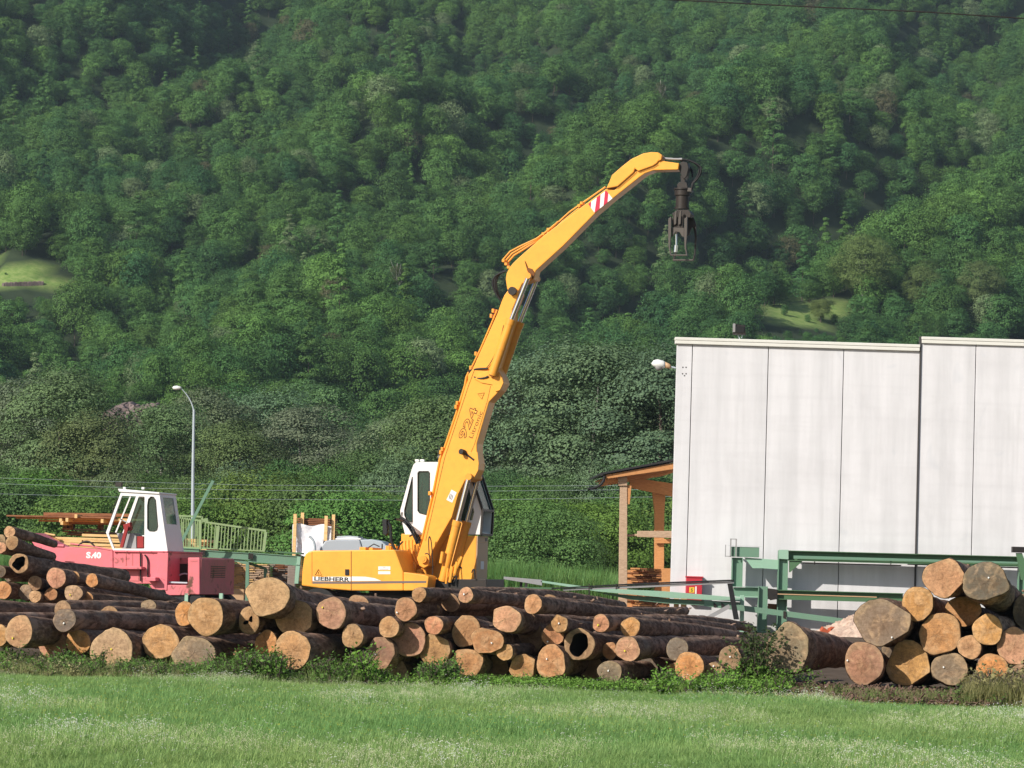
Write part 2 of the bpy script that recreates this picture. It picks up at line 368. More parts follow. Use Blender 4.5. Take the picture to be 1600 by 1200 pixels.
def sheet(name, x0, x1, y0, y1, z, mat, n=60, amp=0.0):
    X, Y = np.meshgrid(np.linspace(x0, x1, n), np.linspace(y0, y1, n))
    Zs = z + amp * (np.sin(X * .9 + Y * .4) + np.sin(Y * 1.1 - X * .3)) * .5
    F = [(j * n + i, j * n + i + 1, (j + 1) * n + i + 1, (j + 1) * n + i) for j in range(n - 1) for i in range(n - 1)]
    return tag(link(name, mesh_from(name, np.stack([X.ravel(), Y.ravel(), Zs.ravel()], 1), F, mat, True)), kind='structure')
sheet('meadow', -90, 90, -60, 50.6, 0, M['meadow'], 90, .03)
sheet('yard', -420, 420, 50.5, 232, -.04, M['yard'], 8)

# ------------------------------------------------------------ foliage builders
def add_lv(me, vals):
    a = me.attributes.new('lv', 'FLOAT', 'FACE'); a.data.foreach_set('value', np.asarray(vals, float))
def quads_mesh(name, C, N, S, mat, lv, asp=.7, extra=None):
    """leaf-shaped rhombi: centres C, normals N, sizes S"""
    n = len(C); up = rng.normal(size=(n, 3)); T = np.cross(N, up); T /= np.linalg.norm(T, axis=1)[:, None] + 1e-9
    B = np.cross(N, T); S = S[:, None]
    V = np.stack([C - T * S, C - B * S * asp, C + T * S, C + B * S * asp], 1).reshape(-1, 3)
    V[1::4] += 0.18 * N * S; V[3::4] += .18 * N * S
    me = bpy.data.meshes.new(name)
    nv = len(V); xv, xf = (extra if extra else (np.zeros((0, 3)), []))
    me.vertices.add(nv + len(xv)); me.vertices.foreach_set('co', np.concatenate([V, xv]).ravel())
    li = list(range(nv)); ls = [4 * i for i in range(n)]; k = nv
    for f in xf: ls.append(k); li += [nv + q for q in f]; k += len(f)
    me.loops.add(len(li)); me.loops.foreach_set('vertex_index', li)
    me.polygons.add(len(ls)); me.polygons.foreach_set('loop_start', ls)
    me.materials.append(mat); add_lv(me, np.concatenate([lv, np.zeros(len(xf))]))
    if extra:
        me.materials.append(M['trunk']); me.polygons.foreach_set('material_index', [0] * n + [1] * len(xf))
    me.update(calc_edges=True); return me
def crown(name, R0, H, zc, nleaf, size, mat, lobes=11, style='round', extra=None, seed=0, rnd=.3, surf=.45):
    g = np.random.default_rng(seed); Cs = []; Ns = []; Lv = []
    lob = []
    for i in range(lobes):
        t = (i + .5) / lobes; ph = i * 2.4 + g.uniform(0, 1)
        if style == 'cone':
            zz = zc - H / 2 + H * t; rad = R0 * (1 - t) * .75; rl = R0 * (.5 * (1 - t) + .16)
            lob.append((rad * math.cos(ph), rad * math.sin(ph), zz, rl, rl * .55))
        else:
            zz = zc + H * .5 * (1 - 2 * t) * .78; rad = R0 * .66 * math.sqrt(max(0, 1 - (1 - 2 * t) ** 2)) * g.uniform(.6, 1.05)
            rl = R0 * g.uniform(.30, .55); lob.append((rad * math.cos(ph), rad * math.sin(ph), zz, rl, rl * g.uniform(.65, .9)))
    per = nleaf // lobes
    for (x, y, z, rx, rz) in lob:
        nc = max(6, per // 55); dc = g.normal(size=(nc, 3)); dc /= np.linalg.norm(dc, axis=1)[:, None]; dc[:, 2] = np.where(dc[:, 2] < -.3, -dc[:, 2], dc[:, 2])
        ci = g.integers(0, nc, per); off = g.normal(size=(per, 3)); rad = g.uniform(.75, 1.12, nc)[ci][:, None]
        cs = g.uniform(.10, .24, nc)[ci][:, None]
        U = dc[ci] * rad + off * cs * np.array([1, 1, .8])
        sd = g.normal(size=(per, 3)); sd /= np.linalg.norm(sd, axis=1)[:, None]; sd[:, 2] = np.where(sd[:, 2] < -.4, -sd[:, 2], sd[:, 2])
        us = g.random(per) < surf; U = np.where(us[:, None], sd * g.uniform(.86, 1.04, per)[:, None], U); dn = np.where(us[:, None], sd, dc[ci])
        C = np.array([x, y, z]) + U * np.array([rx, rx, rz]); d0_ = C - np.array([0, 0, zc - H * .25]); d0_ /= np.linalg.norm(d0_, axis=1)[:, None] + 1e-6
        N = d0_ * .45 + dn * .75 + off * .12 + g.normal(size=(per, 3)) * rnd + np.array([0, 0, .05]); N /= np.linalg.norm(N, axis=1)[:, None]
        cl_ = g.normal(.45, .22, nc)[ci]
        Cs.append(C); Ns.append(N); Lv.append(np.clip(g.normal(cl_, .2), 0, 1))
    C = np.concatenate(Cs); N = np.concatenate(Ns)
    return quads_mesh(name, C, N, size * g.uniform(.6, 1.25, len(C)), mat, np.concatenate(Lv), extra=extra)
def trunk_mb(H, r, seed, limbs=6, spread=.5):
    g = random.Random(seed); b = MB(); pts = []; x = y = 0
    for i in range(7):
        t = i / 6; pts.append((x, y, H * t - .3)); x += g.uniform(-.03, .03) * H * .5; y += g.uniform(-.03, .03) * H * .5
    b.tube(pts, [r * (1 - .75 * i / 6) for i in range(7)], 7)
    for k in range(limbs):
        t = .3 + .6 * k / limbs; i = int(t * 6); p = Vector(pts[i]); a = g.uniform(0, 6.28); L = H * g.uniform(.2, .34)
        q = p + Vector((math.cos(a) * L * spread, math.sin(a) * L * spread, L)); m = (p + q) / 2 + Vector((math.cos(a), math.sin(a), -.3)) * L * .12
        b.tube(bez(p, m, q, 4), [r * .42 * (1 - t) + .02] * 2 + [r * .3 * (1 - t) + .015] * 2 + [.012], 5)
    return b
def scatter(name, P, rz, sc, tint, var, protos, label=None, cat=None, tilt=None):
    me = bpy.data.meshes.new(name); me.vertices.add(len(P)); me.vertices.foreach_set('co', np.asarray(P, float).ravel())
    rot = np.zeros((len(P), 3)); rot[:, 2] = rz
    if tilt is not None: rot[:, 0] = tilt[:, 0]; rot[:, 1] = tilt[:, 1]
    a = me.attributes.new('rot', 'FLOAT_VECTOR', 'POINT'); a.data.foreach_set('vector', rot.ravel())
    a = me.attributes.new('sc', 'FLOAT_VECTOR', 'POINT'); a.data.foreach_set('vector', (np.asarray(sc, float) if np.ndim(sc) == 2 else np.repeat(np.asarray(sc, float)[:, None], 3, 1)).ravel())
    a = me.attributes.new('tint', 'FLOAT_COLOR', 'POINT'); a.data.foreach_set('color', np.concatenate([tint, np.ones((len(P), 1))], 1).ravel())
    a = me.attributes.new('kind_index', 'INT', 'POINT'); a.data.foreach_set('value', np.asarray(var, int))
    o = link(name, me); g = bpy.data.node_groups.new(name + '_scatter', 'GeometryNodeTree')
    g.interface.new_socket('Geometry', in_out='INPUT', socket_type='NodeSocketGeometry'); g.interface.new_socket('Geometry', in_out='OUTPUT', socket_type='NodeSocketGeometry')
    gi = g.nodes.new('NodeGroupInput'); go = g.nodes.new('NodeGroupOutput'); jn = g.nodes.new('GeometryNodeJoinGeometry')
    def na(nm, ty):
        n = g.nodes.new('GeometryNodeInputNamedAttribute'); n.data_type = ty; n.inputs[0].default_value = nm; return n.outputs[0]
    A, B, K = na('rot', 'FLOAT_VECTOR'), na('sc', 'FLOAT_VECTOR'), na('kind_index', 'INT')
    er = g.nodes.new('FunctionNodeEulerToRotation'); g.links.new(A, er.inputs[0])
    for k, p in enumerate(protos):
        oi = g.nodes.new('GeometryNodeObjectInfo'); oi.inputs['Object'].default_value = p; oi.inputs['As Instance'].default_value = True
        cp = g.nodes.new('FunctionNodeCompare'); cp.data_type = 'INT'; cp.operation = 'EQUAL'; g.links.new(K, cp.inputs[2]); cp.inputs[3].default_value = k
        ip = g.nodes.new('GeometryNodeInstanceOnPoints')
        g.links.new(gi.outputs[0], ip.inputs['Points']); g.links.new(cp.outputs[0], ip.inputs['Selection']); g.links.new(oi.outputs['Geometry'], ip.inputs['Instance'])
        g.links.new(er.outputs[0], ip.inputs['Rotation']); g.links.new(B, ip.inputs['Scale']); g.links.new(ip.outputs[0], jn.inputs[0])
    g.links.new(jn.outputs[0], go.inputs[0])
    md = o.modifiers.new('scatter', 'NODES'); md.node_group = g
    return tag(o, label, cat, kind='stuff')
def proto(name, me): return bpy.data.objects.new(name, me)     # never linked into the scene
def noise2(x, y, s, k=0):
    x = x / s + k * 7.3; y = y / s + k * 3.1
    return (np.sin(x * 1.3 + 1.7 * np.sin(y * .9 + k)) + np.sin(y * 1.7 + 1.3 * np.sin(x * 1.1 - k)) + np.sin((x + y) * .8 + np.sin(x * 2.3))) / 3

# ------------------------------------------------------------ the wood on the mountain side
def cyl_arrays(H, r, n=5):
    V = []; F = []
    for i, (z, q) in enumerate(((-1.5, 1), (H * .5, .7), (H * .85, .3))):
        for k in range(n): V.append((r * q * math.cos(6.283 * k / n), r * q * math.sin(6.283 * k / n), z))
    for i in range(2):
        for k in range(n): F.append((i * n + k, i * n + (k + 1) % n, (i + 1) * n + (k + 1) % n, (i + 1) * n + k))
    return np.array(V), F
protos = []
for k in range(6):
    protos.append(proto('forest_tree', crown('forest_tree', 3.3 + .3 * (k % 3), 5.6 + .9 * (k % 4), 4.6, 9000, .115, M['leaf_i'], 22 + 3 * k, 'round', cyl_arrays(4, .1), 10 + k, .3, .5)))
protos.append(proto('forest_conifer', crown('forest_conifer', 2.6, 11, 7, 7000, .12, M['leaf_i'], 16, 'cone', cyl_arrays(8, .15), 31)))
P = []; sp = 4.1
for Yv in np.arange(262, 985, sp * .93):
    half = .165 * Yv + 22
    for Xv in np.arange(-half, half, sp):
        P.append((Xv + random.uniform(-.46, .46) * sp, Yv + random.uniform(-.46, .46) * sp))
P = np.array(P); nbig = len(P)
P = np.concatenate([P, np.stack([rng.uniform(-95, 80, 9000), rng.uniform(330, 640, 9000)], 1)]); zt = terr(P[:, 0], P[:, 1]); cxp, cyp = proj(P[:, 0], P[:, 1], zt)
inclr = np.zeros(len(P), bool)
for a, b, c, d in CLEAR: inclr |= (cxp > a) & (cxp < b) & (cyp > c - 2) & (cyp < d + 3)
sel = (np.arange(len(P)) < nbig) | (inclr & (rng.random(len(P)) < .3)); small = (np.arange(len(P)) >= nbig)[sel]; P = P[sel]; zt = zt[sel]
fx, fy = proj(P[:, 0], P[:, 1], zt + 5); _, fyb = proj(P[:, 0], P[:, 1], zt); _, fyt = proj(P[:, 0], P[:, 1], zt + 11)
keep = np.ones(len(P), bool)
short = np.ones(len(P))
for a, b, c, d in CLEAR:
    m_ = (fx > a - 22) & (fx < b + 22) & (fyb > c + 4) & (fyt < d + 2)
    keep &= ~(m_ & (fyb < d + 8)); short = np.where(m_, np.clip((fyb - d - 2) / np.maximum(fyb - fyt, 1), .1, 1), short)
gapn = noise2(P[:, 0], P[:, 1], 18, 5); keep &= ~((gapn > .9) & (P[:, 1] > 330))
keep |= small; short = short[keep]; P = P[keep]; zt = zt[keep]; small = small[keep]; n = len(P)
sc = rng.uniform(.42, .92, n) * (1 + .22 * noise2(P[:, 0], P[:, 1], 30, 2))
sc = np.where(rng.random(n) < .05, sc * 1.3, sc); sc = np.where(small, rng.uniform(.05, .2, n), np.minimum(sc, short * 1.0))
hue = .5 + .38 * noise2(P[:, 0], P[:, 1], 26, 1) + rng.normal(0, .22, n); hue = np.clip(hue, 0, 1)[:, None]
ca_, cb_ = np.array([[.046, .172, .068]]), np.array([[.165, .345, .078]])
tint = ca_ * (1 - hue) + cb_ * hue
tint = np.where((rng.random(n) < .045)[:, None], np.array([[.24, .34, .17]]), tint)
tint = np.where((rng.random(n) < .008)[:, None], np.array([[.18, .16, .10]]), tint)
tint *= rng.uniform(.8, 1.35, (n, 1))
var = rng.integers(0, 6, n); var = np.where(rng.random(n) < .045, 6, var)
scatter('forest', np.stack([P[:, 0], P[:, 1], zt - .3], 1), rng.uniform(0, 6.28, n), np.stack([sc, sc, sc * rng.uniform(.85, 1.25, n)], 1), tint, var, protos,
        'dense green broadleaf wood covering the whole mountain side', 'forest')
print('forest', n)

# ------------------------------------------------------------ trees and bushes one can tell apart behind the yard
TM = {}
def tree_meshes(kind, k):
    if (kind, k) not in TM:
        s = 100 + k * 7 + hash(kind[0]) % 1
        if kind == 'poplar': c = crown('crown', 3.0, 8.6, 7.0, 40000, .055, M['leaf'], 26, 'round', None, s)
        elif kind == 'bush': c = crown('crown', 3.0, 4.6, 2.6, 30000, .055, M['leaf'], 20, 'round', None, s + 1)
        elif kind == 'conifer': c = crown('crown', 3.0, 10, 5.6, 14000, .10, M['leaf'], 22, 'cone', None, s + 2)
        else: c = crown('crown', 4.2, 7.6, 6.4, 36000, .072, M['leaf'], 24, 'round', None, s + 3)
        tr = trunk_mb({'poplar': 9.5, 'bush': 3.4, 'conifer': 9.5}.get(kind, 8.4), .17 if kind != 'bush' else .08, k, 8, .4)
        tm = mesh_from('trunk', tr.V, tr.F, M['birch'] if (k + len(kind)) % 3 == 0 else M['trunk'], True)
        TM[(kind, k)] = (c, tm)
    return TM[(kind, k)]
HT = {'poplar': 11.6, 'bush': 5.3, 'conifer': 11, 'broad': 10.6}
def plant_tree(name, kind, k, x, y, z, h, col, label, cat, group, wide=1.0):
    e = empty(name, (x, y, z), random.uniform(0, 6.28), label, cat, group)
    s = h / HT[kind]; c, t = tree_meshes(kind, k)
    for nm, m_ in (('crown', c), ('trunk', t)):
        o = link(nm, m_, e); o.scale = (s * wide, s * wide, s); o.color = (*col, 1)
    return e
G1, G2, G3, G4 = (.115, .235, .085), (.15, .28, .085), (.19, .34, .08), (.235, .345, .19)
def cw(c): return tuple(v * random.uniform(.85, 1.18) for v in c)
LM = [(0, 'the long brown boards'), (110, 'the left lumber stack'), (190, 'the red crane cab'), (262, 'the lamp post'), (345, 'the green railing'), (440, 'the tarpaulin bundle'), (535, 'the silver van'), (625, 'the white excavator cab'), (700, 'the yellow boom'), (775, 'the sloping conveyor'), (900, 'the timber shed'), (1052, 'the concrete hall'), (1700, '')]
def near_lm(px):
    for (a, n_), (b, _) in zip(LM, LM[1:]):
        if px < b: return n_
    return LM[-2][1]
ORD = ['first', 'second', 'third', 'fourth', 'fifth', 'sixth', 'seventh', 'eighth', 'ninth', 'tenth', 'eleventh', 'twelfth', 'thirteenth', 'fourteenth', 'fifteenth', 'sixteenth', 'seventeenth', 'eighteenth', 'nineteenth', 'twentieth', 'twenty-first', 'twenty-second', 'twenty-third', 'twenty-fourth', 'twenty-fifth', 'twenty-sixth', 'twenty-seventh']
rows = [  # (pixel x, pixel y of the top, distance)
 ('tall', 'poplar', [(-25, 600, 205), (38, 585, 190), (100, 566, 178), (150, 640, 176), (262, 620, 190), (330, 600, 200), (372, 650, 185), (425, 600, 205), (478, 625, 195), (500, 590, 225), (545, 665, 205), (640, 640, 190), (690, 610, 176), (775, 640, 180), (818, 575, 176), (875, 535, 172), (930, 520, 168), (985, 528, 170), (1035, 530, 165), (1085, 560, 168), (1130, 600, 170)],
  'tall grey green tree', 'tree', 'tall trees behind the yard'),
 ('mid', 'broad', [(-20, 720, 160), (55, 738, 158), (120, 755, 150), (190, 735, 165), (235, 740, 165), (300, 745, 160), (345, 750, 158), (385, 735, 165), (450, 720, 165), (515, 728, 158), (575, 705, 160), (625, 712, 158), (780, 735, 158), (830, 750, 152), (885, 745, 150), (940, 735, 150), (1000, 725, 150), (1050, 745, 150)],
  'mid-height bushy green tree', 'tree', 'bushy trees in the middle row behind the yard'),
 ('low', 'bush', [(-30, 770, 136), (25, 752, 134), (75, 742, 138), (130, 765, 132), (180, 770, 136), (240, 762, 138), (290, 780, 134), (345, 765, 138), (400, 745, 136), (450, 760, 134), (500, 752, 132), (548, 765, 130), (600, 775, 134), (650, 780, 134), (775, 790, 136), (820, 775, 134), (862, 800, 130), (905, 780, 136), (950, 795, 134), (1000, 770, 138), (1048, 780, 138)],
  'bright green bush', 'bush', 'bright bushes in the front row behind the yard')]
for rn, kind, lst, desc, cat, grp in rows:
    for i, (px, py, Yd) in enumerate(lst):
        top = at(px, py, Yd); h = top.z + .3
        col = {'tall': (G4 if i % 3 else (.20, .32, .14)), 'mid': (G1, G2, G1, G4)[i % 4], 'low': (G3, G2, G3)[i % 3]}[rn]
        if rn == 'tall' and 800 < px < 1100: col = (.20, .32, .175)
        nm = {'poplar': 'leafy_tree', 'broad': 'bushy_tree', 'bush': 'bush'}[kind]
        plant_tree(nm, kind, i % 4, top.x, Yd, -.2, h, cw(col), f"{desc} behind {near_lm(px)}, {ORD[i]} from the left", cat, grp, wide={'poplar': 1.3, 'broad': .95, 'bush': 1.15}[kind])
# single trees that stand out on the slope
def slope_tree(name, kind, k, px, pyb, hpx, col, label, wide=1.0, cat='tree'):
    p = terr_hit(px, pyb); h = hpx * p.y / FPX
    return plant_tree(name, kind, k, p.x, p.y, p.z - .3, h, col, label, cat, None, wide)
slope_tree('large_tree', 'broad', 1, 1350, 492, 128, (.22, .32, .10), 'large domed yellow green tree on the slope above the concrete hall roof', 1.05)
slope_tree('small_tree', 'broad', 2, 1282, 505, 40, (.26, .34, .11), 'low pale olive tree at the edge of the small clearing above the hall', 1.3)
slope_tree('olive_tree', 'broad', 3, 1440, 500, 92, (.20, .29, .10), 'olive green tree right of the large domed tree above the hall')
slope_tree('olive_tree', 'broad', 0, 1530, 505, 100, (.20, .28, .11), 'olive tree near the right edge of the photo above the hall')
slope_tree('young_tree', 'conifer', 1, 1210, 478, 70, (.09, .19, .07), 'slim dark green pointed tree left of the small clearing above the hall')
def bare_tree(name, px, pyb, hpx, label, leaf=False):
    p = terr_hit(px, pyb); h = hpx * p.y / FPX; p = p - Vector((0, 5, 0))
    e = empty(name, (p.x, p.y, p.z), 0, label, 'tree'); tr = trunk_mb(h, .14, 5 + int(px), 12, .55)
    link('trunk', mesh_from('trunk', tr.V, tr.F, M['birch'], True), e)
    if leaf:
        o = link('crown', tree_meshes('poplar', 2)[0], e); s = h / 12; o.scale = (s * .8, s * .8, s); o.color = (.11, .13, .06, 1)
bare_tree('birch_tree', 621, 500, 82, 'thin birch with a white trunk on the slope left of the yellow boom', True)
bare_tree('dead_tree', 600, 474, 42, 'small bare whitish tree beside the thin birch on the slope')
bare_tree('pale_tree', 1030, 190, 60, 'pale thin tree high on the slope above the boom tip', True)
bare_tree('bare_tree', 350, 790, 120, 'pale bare limbed tree behind the lamp post')

# rocky bank and the dry stone wall in the clearing
def rock(name, px, py, wpx, hpx, Yd, seed, label):
    c = at(px, py, Yd); W = wpx * Yd / FPX / 2; Hh = hpx * Yd / FPX / 2; b = MB(); g = random.Random(seed)
    nx_, nz_ = 22, 16; Vv = []
    for j in range(nz_ + 1):
        for i in range(nx_ + 1):
            u = i / nx_ * 2 - 1; v = j / nz_ * 2 - 1
            x = u * W * (1 - .35 * v * v) ; z = v * Hh * (1 - .3 * u * u) + g.uniform(-.25, .25); y = 3.5 * v - 2.5 * (1 - u * u) * (1 - v * v) + g.uniform(-.4, .4)
            Vv.append((x + g.uniform(-.3, .3), y, z))
    k = nx_ + 1; Ff = [(j * k + i, j * k + i + 1, (j + 1) * k + i + 1, (j + 1) * k + i) for j in range(nz_) for i in range(nx_)]
    n0 = len(Vv); Vv += [(x, y + 6, z - .5) for x, y, z in Vv[:k]] + [(x, y + 6, z) for x, y, z in Vv[-k:]]
    Ff += [(i + 1, i, n0 + i, n0 + i + 1) for i in range(nx_)] + [(nz_ * k + i, nz_ * k + i + 1, n0 + k + i + 1, n0 + k + i) for i in range(nx_)]
    o = b.add(Vv, Ff).build(name, M['rock'], None, c); return tag(o, label, 'rock')
rock('rock_bank', 196, 655, 84, 54, 262, 1, 'pinkish bare rock bank between the trees left of the lamp post')
rock('rock_slab', 238, 640, 44, 20, 258, 3, 'small pale rock slab right of the pinkish rock bank')
rock('rock_outcrop', 562, 712, 34, 34, 225, 2, 'small pale rock patch among the trees above the silver van')
a_ = terr_hit(5, 449); b_ = terr_hit(66, 446); mb = MB()
for i in range(26):
    p = a_ + (b_ - a_) * (i / 25); mb.box(p.x - .16, p.x + .17, p.y - .3, p.y + .3, p.z - .6, p.z + .35 + .06 * (i % 3))
tag(mb.build('stone_wall', M['rock'], None), 'low dry stone wall in the bright clearing at the left edge of the mountain', 'wall')

# ------------------------------------------------------------ concrete hall
BY = 108.0
HF = Frame(at(1058, 700, BY) * 1.0, R(1.0)); HF.o.z = 0
hall = empty('concrete_hall', HF.o, HF.yaw, 'large pale concrete panel industrial hall with a stepped flat roof edge', 'building')
def hx(px, py): return HF.at(px, py, 0).x
def hz(px, py): return HF.at(px, py, 0).z
seams = [HF.at(p, 700, 0).x for p in (1053, 1078, 1197, 1315, 1434.5, 1521.5, 1640, 1760, 1880, 2000)]
zt1 = hz(1240, 543); zt2 = hz(1520, 539)
g_ = .012
for i in range(len(seams) - 1):
    x0, x1 = seams[i] + g_, seams[i + 1] - g_
    pr = -.02 if i >= 4 else 0
    MB().box(x0, x1, pr, .22, -.1, zt1 if i < 4 else zt2).build('wall_panel', M['concrete'], hall, bevel=.01)
MB().box(seams[0] + .05, seams[-1], .10, .27, -.1, zt1 - .05).build('joint_backing', M['joint'], hall)
ctop1, ctop2 = hz(1240, 532.5), hz(1520, 528.5)
dh = ctop1 - zt1
for nm, xa, xb, z0 in (('roof_edge', seams[0] - .05, seams[4] - .03, zt1), ('roof_edge', seams[4] + .03, seams[-1], zt2)):
    b = MB(); b.box(xa, xb, -.10, .3, z0 + .003, z0 + dh * .52); b.box(xa - .01, xb + .01, -.11, .34, z0 + dh * .55, z0 + dh); b.build(nm, M['cap'], hall, bevel=.015)
MB().box(seams[4] - .025, seams[4] + .028, -.06, .2, -.1, zt2 + dh).build('drainpipe', M['joint'], hall)
b = MB(); b.box(seams[0] + 2.6, seams[-1], .28, 26, -.1, zt1 - .5); b.build('hall_body', M['concrete'], hall)
MB().box(seams[0] + 2.6, seams[-1], .35, 25.8, zt1 - .48, zt1 - .40).build('roof', M['bitumen'], hall)
b = MB()                                                      # bolt holes on the corner panel
for px, py in ((1067, 574), (1072, 574), (1066.5, 584), (1072, 584), (1069.5, 587)):
    q = HF.at(px, py, 0); MB().box(q.x - .02, q.x + .02, -.004, .01, q.z - .02, q.z + .02).build('bolt_hole', M['joint'], hall)
# floodlight on the roof
q = at(1154, 521, BY + .2); e = empty('floodlight', q, 0, 'black floodlight on the roof edge of the concrete hall', 'floodlight')
b = MB(); b.add([(-.2, -.15, -.02), (.22, -.15, -.02), (.24, .12, -.05), (-.18, .12, -.05), (-.2, -.1, .30), (.2, -.1, .26), (.22, .16, .24), (-.18, .16, .3)], [(0, 1, 2, 3), (4, 5, 6, 7), (0, 1, 5, 4), (1, 2, 6, 5), (2, 3, 7, 6), (3, 0, 4, 7)]); b.build('housing', M['dark'], e, bevel=.015)
MB().box(-.16, .17, -.158, -.15, .02, .22).build('lens', M['black'], e)
MB().box(-.2, -.12, -.17, -.16, .03, .3).build('side_rim', M['gray'], e)
b = MB(); b.tube([(-.02, 0, -.05), (.02, 0, -.12), (.05, 0, -.2)], .02, 6); b.tube([(.12, 0, -.03), (.1, 0, -.14)], .02, 6); b.build('bracket', M['galv'], e)
# lamp on the left corner
q = at(1036, 571, BY + .1); e = empty('wall_lamp', q, 0, 'white street lamp head fixed to the left corner of the concrete hall', 'lamp')
px2 = BY / FPX
def lathe_x(b, prof, squash=1.0, n=14):
    V = []; F = []
    for x, z0, r in prof:
        for k in range(n): V.append((x, r * math.cos(6.283 * k / n), z0 + r * squash * math.sin(6.283 * k / n)))
    for i in range(len(prof) - 1):
        for k in range(n): F.append((i * n + k, i * n + (k + 1) % n, (i + 1) * n + (k + 1) % n, (i + 1) * n + k))
    F += [tuple(range(n)), tuple(range((len(prof) - 1) * n, len(prof) * n))]
    return b.add(V, F, True)
lathe_x(MB(), [(-.37, .05, .02), (-.30, .06, .12), (-.18, .05, .17), (0, .03, .15), (.06, .02, .11)], .85).build('lamp_head', M['lampw'], e)
lathe_x(MB(), [(-.28, -.01, .03), (-.2, -.06, .12), (-.08, -.06, .12), (.0, -.02, .05)], .9).build('lamp_glass', M['gray'], e)
lathe_x(MB(), [(.06, .02, .10), (.2, -.02, .08), (.24, -.03, .06)], 1).build('collar', M['sand'], e)
MB().tube([(.22, 0, -.03), (.40, 0, -.07)], .03, 8).build('arm', M['galv'], e)
# red cabinet on the wall
c0, c1 = at(1072, 902, BY - .15), at(1096, 939, BY - .15)
e = empty('hose_cabinet', (c0.x, BY - .2, c1.z), 0, 'red fire hose cabinet with a yellow label on the concrete wall', 'cabinet')
W, H = c1.x - c0.x, c0.z - c1.z
MB().box(0, W, -.12, .20, 0, H).build('cabinet_box', M['redbox'], e, bevel=.01)
MB().box(-.02, W + .03, -.15, .2, H + .002, H + .04).build('cabinet_lid', M['redbox'], e)
MB().box(W * .2, W * .52, -.124, -.12, H * .35, H * .58).build('yellow_label', M['yellowlab'], e)
MB().box(W * .57, W * .66, -.124, -.12, H * .3, H * .62).build('white_strip', M['sticker'], e)
text('flame_sign', 'S', M['lettk'], e, (W * .36, -.128, H * .46), hgt=H * .14, bold=.02)

# ------------------------------------------------------------ timber shed beside the hall
SY = 113.0
SF = Frame((at(975, 900, SY).x, SY, 0), R(2)); shed = empty('timber_shed', SF.o, SF.yaw, 'open timber shed with a dark sloping roof left of the concrete hall', 'shed')
def sp_(pts, y0, y1, mat, nm, bev=.01): return MB().prism(SF.poly(pts, y0), y0, y1).build(nm, mat, shed, bevel=bev)
sp_([(969, 747), (980, 747), (980, 1010), (966, 1010)], 0, .24, M['oldtimber'], 'post')
sp_([(966.5, 745), (980, 744), (980, 759), (966.5, 759)], -.06, .3, M['oldtimber'], 'post_cap')
sp_([(980, 758), (987, 758), (984, 788), (980, 788)], .03, .2, M['timber'], 'brace')
sp_([(1019, 764), (1040, 770), (1038, 800), (1037, 1000), (1023, 1000), (1023, 800)], 3.2, 3.5, M['timber'], 'post')
sp_([(946, 742), (1060, 722), (1060, 732), (949, 748)], -.3, -.2, M['timber'], 'fascia')
b = MB(); A = SF.at(942, 741, -.4); Bp = SF.at(1062, 718.5, -.4)
b.prism([(A.x, A.z), (Bp.x, Bp.z), (Bp.x, Bp.z + .07), (A.x, A.z + .06)], -.4, 7); b.build('roof_sheet', M['roofing'], shed)
b = MB(); A2 = SF.at(950, 746, -.2); B2 = SF.at(1062, 728, -.2)
b.prism([(A2.x, A2.z), (B2.x, B2.z), (B2.x, B2.z + .05), (A2.x, A2.z + .05)], -.18, 6.8); b.build('roof_boarding', M['timber'], shed)
for k in range(7):
    y0 = .9 + k * .9; MB().prism([(A2.x + .1, A2.z - .16), (B2.x, B2.z - .16), (B2.x, B2.z - .005), (A2.x + .1, A2.z - .005)], y0, y0 + .1).build('rafter', M['timber'], shed)
sp_([(984, 745), (1060, 757), (1060, 778), (984, 762)], 3.0, 3.15, M['timber'], 'beam')
sp_([(971, 836), (1060, 829), (1060, 834), (971, 839)], .26, .4, M['oldtimber'], 'rail')
sp_([(996, 829.5), (1060, 829.5), (1060, 841), (996, 839)], .05, .2, M['oldtimber'], 'rail_board')
sp_([(1024, 842), (1060, 842), (1060, 849), (1024, 849)], 3.05, 3.15, M['timber'], 'rail')
b = MB(); g0 = SF.at(940, 741, -.42)
b.tube([g0 + Vector((0, 0, .0)), g0 + Vector((.05, 5, .0))], .055, 8); b.build('gutter', M['roofing'], shed)
MB().tube(bez(g0 + Vector((.1, .05, -.05)), g0 + Vector((.1, .05, -.45)), g0 + Vector((-.45, .05, -.5)), 8), .045, 8).build('downpipe', M['black'], shed)
def board_stack(name, F_, box, y0, dep, mat, label, rowh=.09, jit=.1, cat='lumber stack', seed=0, col2=None, grp=None):
    """boards lie in courses with gaps: ends and edges show"""
    g = random.Random(seed); x0, x1, yt, yb = box
    a = F_.at(x0, yt, y0); c = F_.at(x1, yb, y0); b = MB(); b2 = MB(); z = c.z; k = 0
    while z < a.z - rowh * .5:
        x = a.x + g.uniform(0, jit)
        while x < c.x - .02:
            wv = g.uniform(.14, .3)
            if g.random() > .06:
                (b if g.random() < .6 else b2).box(x, min(x + wv, c.x), y0 + g.uniform(0, jit), y0 + dep, z + g.uniform(0, .01), z + rowh * g.uniform(.55, .8))
            x += wv + g.uniform(.008, .03)
        z += rowh; k += 1
    b.box(a.x + .12, c.x - .12, y0 + jit + .12, y0 + dep - .05, c.z, a.z - rowh)
    e = empty(name, F_.o, F_.yaw, label, cat, grp)
    b.build('boards', mat, e); b2.build('darker_boards', col2 or mat, e)
    return e
board_stack('board_stack', SF, (982, 1037, 887, 914), 1.0, 2.2, M['timber'], 'ragged stack of orange brown boards inside the timber shed, upper pile', .07, .25, seed=1, col2=M['brownwood'])
